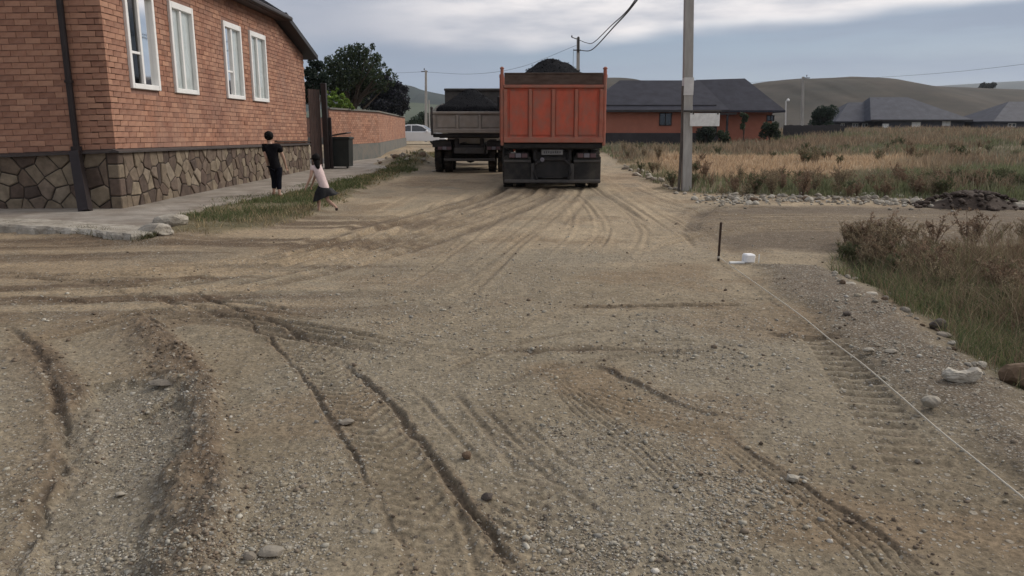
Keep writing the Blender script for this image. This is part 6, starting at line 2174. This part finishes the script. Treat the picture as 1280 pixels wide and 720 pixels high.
# weeds growing under the front edge of the pavement
n = 5200
t_ = r.random(n)
ex = np.interp(t_, np.linspace(0, 1, 6), [G(px, py).x for px, py in ((-60, 286), (0, 287), (60, 290), (120, 296), (185, 302), (212, 298))])
ey = np.interp(t_, np.linspace(0, 1, 6), [G(px, py).y for px, py in ((-60, 286), (0, 287), (60, 290), (120, 296), (185, 302), (212, 298))]) + r.normal(-.0, .10, n)
k = vnoise(t_ * 14, t_ * 0, 4) > .36
ex, ey = ex[k], ey[k]; n = len(ex)
blades('kerb_grass', ex, ey, r.uniform(.03, .11, n), np.full(n, .012), pick(r, [(.07, .085, .035), (.12, .11, .06), (.16, .13, .08)], n), .7, seed=2)

# the right-hand patch: green grass in the ditch, tall dry stems behind
x, y, sd = in_poly_pts(r, WEEDS, 230000, (2.6, 13, 4.0, 10.4))
k = (sd + .12 * fbm(x, y, 3, 3, 98) > .03) & (x < 2.6 + y * .95)
k &= r.random(len(x)) < np.clip(.45 + 1.2 * fbm(x, y, 1.4, 3, 96) + .35 * (sd > .3), .1, 1) * np.clip((10.5 / np.maximum(y, 1)) ** 1.2 * .55, 0, 1)
x, y, sd = x[k], y[k], sd[k]; n = len(x)
back = np.clip((sd - .22) / .75, 0, 1) * np.clip(.75 + .9 * fbm(x, y, .8, 3, 94), .3, 1.3)
dry = r.random(n) < (.25 + .62 * np.clip(back, 0, 1))
c = np.where(dry[:, None], pick(r, [(.30, .235, .15), (.24, .17, .115), (.35, .29, .19), (.20, .135, .10)], n), pick(r, [(.10, .13, .055), (.14, .165, .075), (.20, .20, .10), (.07, .092, .045)], n))
blades('weed_grass', x, y, (.06 + .12 * r.random(n)) * (1 + 3.2 * back), np.clip(y / 950 * .8, .004, .008), c, .75, seed=3)

# the field: long grass to the houses
def field_grass():
    r = np.random.default_rng(13)
    n = 250000
    Y = 15 * (105 / 15.0) ** (r.random(n) ** .85)
    u = r.uniform(.02, .80, n)
    X = u * Y + 1.2
    sd = poly_sd(X, Y, FIELD)
    dense = np.clip(.55 + 1.5 * fbm(X, Y, .35, 4, 92), .08, 1)
    k = (sd + .5 * fbm(X, Y, .9, 3, 9) > .15) & (r.random(n) < dense)
    X, Y, sd = X[k], Y[k], sd[k]; n = len(X)
    dryz = sstep(poly_sd(X, Y, DRY) + 5 * fbm(X, Y, .22, 4, 4), -1.5, 1.8)
    big = .7 * fbm(X, Y, .14, 3, 91) + .75 * fbm(X, Y, .55, 3, 93) + .5 * fbm(X, Y, 1.6, 2, 95)
    red = sstep(big, .02, .35) * (1 - dryz); grn = sstep(-big, -.06, .26) * (1 - dryz)
    pal0 = pick(r, [(.22, .205, .14), (.25, .225, .155), (.185, .18, .125), (.29, .265, .19)], n)
    pr = pick(r, [(.27, .20, .135), (.22, .165, .115), (.33, .25, .165)], n)
    pg = pick(r, [(.14, .165, .085), (.17, .19, .10), (.21, .215, .12)], n)
    pd = pick(r, [(.50, .37, .24), (.44, .315, .20), (.56, .43, .295)], n)
    c = pal0 * (1 - red - grn * (1 - red))[:, None] + pr * red[:, None] + pg * (grn * (1 - red))[:, None]
    c = c * (1 - dryz)[:, None] + pd * dryz[:, None]
    hh = (.12 + .28 * r.random(n) ** 1.4) * (1 + 1.1 * np.clip(big + .1, 0, 1.2)) * (1 - .4 * dryz) * (1 + .25 * sstep(Y, 28, 60)) * (1 - .5 * (sd < .8))
    blades('field_grass', X, Y, hh, np.clip(Y / 950 * 1.15, .016, .07), c, .4, seed=5)


field_grass()


def weed_plant(seed, h, spread, stem_c, leaf_c, n_br=9, leafy=1.0):
    r = random.Random(seed)
    t = thing('weed_plant', (0, 0, 0), 'x', 'weed')
    mb = MB(); V, Q, Cc = [], [], []
    rn = np.random.default_rng(seed)
    tips = []
    for k in range(n_br):
        a = r.uniform(0, 6.28); l = r.uniform(.55, 1.0) * h; s = spread * r.uniform(.2, 1)
        p0 = Vector((r.uniform(-.05, .05) * spread, r.uniform(-.05, .05) * spread, -.03)); p1 = Vector((math.cos(a) * s * .45, math.sin(a) * s * .45, l * .55)); p2 = Vector((math.cos(a) * s, math.sin(a) * s, l))
        mb.tube([p0, p1, p2], [.007 * h + .002, .005 * h + .0015, .0018], 4, cap=False)
        tips.append((p0, p1, p2))
        for j in range(8):                          # side twigs
            u = r.uniform(.35, .95); q0 = p0.lerp(p1, u * 2) if u < .5 else p1.lerp(p2, u * 2 - 1)
            b = r.uniform(0, 6.28); q1 = q0 + Vector((math.cos(b) * .14, math.sin(b) * .14, .12)) * h * r.uniform(.5, 1.1)
            mb.tube([q0, q1], [.0025 * h + .001, .0012], 3, cap=False); tips.append((q0, q0.lerp(q1, .5), q1))
    mb.build('stem', M['weed_stem'], t)
    n = int(46 * len(tips) * leafy * .55)
    ids = rn.integers(0, len(tips), n); u = rn.random(n) ** .6
    P_ = np.array([[tuple(q_) for q_ in tp] for tp in tips])
    p = P_[ids, 0] * ((1 - u) ** 2)[:, None] + P_[ids, 1] * (2 * u * (1 - u))[:, None] + P_[ids, 2] * (u ** 2)[:, None]
    p += rn.normal(0, .018 * h, (n, 3))
    p[:, 2] = np.maximum(p[:, 2], .01)
    a = rn.normal(size=(n, 3)); a[:, 2] = np.abs(a[:, 2]); a /= np.linalg.norm(a, axis=1)[:, None]; b = np.cross(a, rn.normal(size=(n, 3))); b /= np.linalg.norm(b, axis=1)[:, None]
    s = (.011 * h + .004) * rn.uniform(.5, 1.5, n)[:, None]
    V = np.stack([p - a * s, p + b * s * .4, p + a * s, p - b * s * .4], 1).reshape(-1, 3)
    c = np.array(leaf_c)[rn.integers(0, len(leaf_c), n)] * rn.uniform(.65, 1.3, (n, 1))
    # leaves low on the plant are greener, seed heads at the tips browner: the plant's own colours
    np_mesh('foliage', V, None, M['weed_leaf'], {'col': np.repeat(c, 4, 0)}, parent=t, quads=np.arange(n * 4).reshape(n, 4))
    return t


M['weed_stem'] = mat('weed_stem', (.12, .082, .058), 0.9, 0.3, 12)
RED = [(.24, .155, .105), (.29, .20, .135), (.19, .13, .09), (.30, .23, .15)]
TAN = [(.30, .24, .15), (.26, .20, .125), (.35, .285, .185), (.19, .16, .10)]
GRN = [(.10, .125, .06), (.13, .145, .07), (.08, .10, .05), (.17, .155, .09)]
kinds = {'red': weed_plant(1, .62, .30, None, RED, 11, 1.3), 'tan': weed_plant(2, .55, .22, None, TAN, 12, .8), 'green': weed_plant(3, .45, .25, None, GRN, 10, 1.6),
         'red2': weed_plant(4, .5, .26, None, RED, 9, 1.0), 'tan2': weed_plant(5, .42, .28, None, TAN, 9, 1.0)}
used = set()


def place_weed(kind, x, y, sc, label, group, rz=None):
    o = kinds[kind]
    if kind in used: o = copy_tree(o)
    used.add(kind)
    o.location = (x, y, hgt(x, y) - .02); o.scale = (sc, sc, sc); o.rotation_euler = (0, 0, rr_.uniform(0, 6.28) if rz is None else rz)
    tag(o, label, 'weed', group)
    if group is None and 'group' in o: del o['group']
    return o


p = G(1216, 352); place_weed('red', p.x, p.y + .6, .98, 'tallest reddish-brown bushy weed standing up behind the right patch', None)
LBL = {'red': 'reddish-brown branching weed in the right-hand patch', 'red2': 'reddish-brown branching weed in the right-hand patch', 'tan': 'straw-coloured dry weed in the right-hand patch', 'tan2': 'straw-coloured dry weed in the right-hand patch', 'green': 'green leafy weed in the right-hand patch'}
GRP = {'red': 'reddish weeds of the right-hand patch', 'red2': 'reddish weeds of the right-hand patch', 'tan': 'dry straw weeds of the right-hand patch', 'tan2': 'dry straw weeds of the right-hand patch', 'green': 'green weeds of the right-hand patch'}
seq = ['tan', 'red2', 'tan2', 'red', 'tan', 'tan2', 'green', 'red2']
for i in range(125):
    t_ = rr_.random(); v = rr_.random()
    px = 1044 + 285 * t_
    lo = 340 + 108 * max(0, t_ - .05) ** 1.15
    py = 318 + (lo - 318) * v ** 1.1
    p = G(px, py, -.15)
    kd = seq[i % 8] if v < .82 else rr_.choice(['green', 'tan', 'tan2'])
    sc = rr_.uniform(.55, .98) * (1 - .25 * max(0, v - .5)) * (.72 if px < 1075 else 1)
    place_weed(kd, p.x, p.y, sc, LBL[kd], GRP[kd])
LB2 = {'red': 'brown bushy weed behind the rubble line', 'red2': 'brown bushy weed behind the rubble line', 'tan': 'straw-coloured weed tuft in the field', 'tan2': 'straw-coloured weed tuft in the field', 'green': 'green leafy weed clump in the field'}
GR2 = {'red': 'brown weeds behind the rubble line', 'red2': 'brown weeds behind the rubble line', 'tan': 'straw weed tufts in the field', 'tan2': 'straw weed tufts in the field', 'green': 'green weed clumps in the field'}
for i in range(88):
    px = 866 + 320 * rr_.random()
    py = rr_.uniform(229, 247) if px > 880 else rr_.uniform(220, 240)
    p = G(px, py)
    kd = rr_.choice(['red', 'red2', 'tan', 'red2', 'green', 'tan2'])
    place_weed(kd, p.x, p.y, rr_.uniform(.6, 1.12), LB2[kd], GR2[kd])
for i in range(34):
    px, py = rr_.uniform(1165, 1285), rr_.uniform(226, 250)
    p = G(px, py); kd = rr_.choice(['green', 'green', 'green', 'red2'])
    place_weed(kd, p.x, p.y, rr_.uniform(.7, 1.25), LB2[kd], GR2[kd])
for i in range(60):
    px, py = rr_.uniform(770, 1285), rr_.uniform(184, 206)
    p = G(px, py)
    if poly_sd(np.array([p.x]), np.array([p.y]), FIELD)[0] < .4: continue
    kd = rr_.choice(['tan', 'green', 'red2', 'tan2', 'green'])
    place_weed(kd, p.x, p.y, rr_.uniform(.9, 1.6), LB2[kd], GR2[kd])
for i in range(16):
    px, py = rr_.uniform(800, 880), rr_.uniform(212, 238)
    p = G(px, py)
    if poly_sd(np.array([p.x]), np.array([p.y]), FIELD)[0] < .2: continue
    kd = rr_.choice(['green', 'tan', 'green', 'red2'])
    place_weed(kd, p.x, p.y, rr_.uniform(.6, 1.1), LB2[kd], GR2[kd])

# ---------------------------------------------------------------- the air between
def haze():
    mb = MB(); mb.box((0, 1500, 150), (7600, 7000, 310))
    me = mb.mesh('haze')
    m = bpy.data.materials.new('haze'); m.use_nodes = True
    nt = m.node_tree; nt.nodes.clear()
    o = nt.nodes.new('ShaderNodeOutputMaterial'); v = nt.nodes.new('ShaderNodeVolumePrincipled')
    v.inputs['Color'].default_value = (.80, .87, .95, 1); v.inputs['Density'].default_value = .00012; v.inputs['Anisotropy'].default_value = .2
    nt.links.new(v.outputs[0], o.inputs['Volume'])
    link_mesh('haze', me, m, None, 'stuff')


haze()
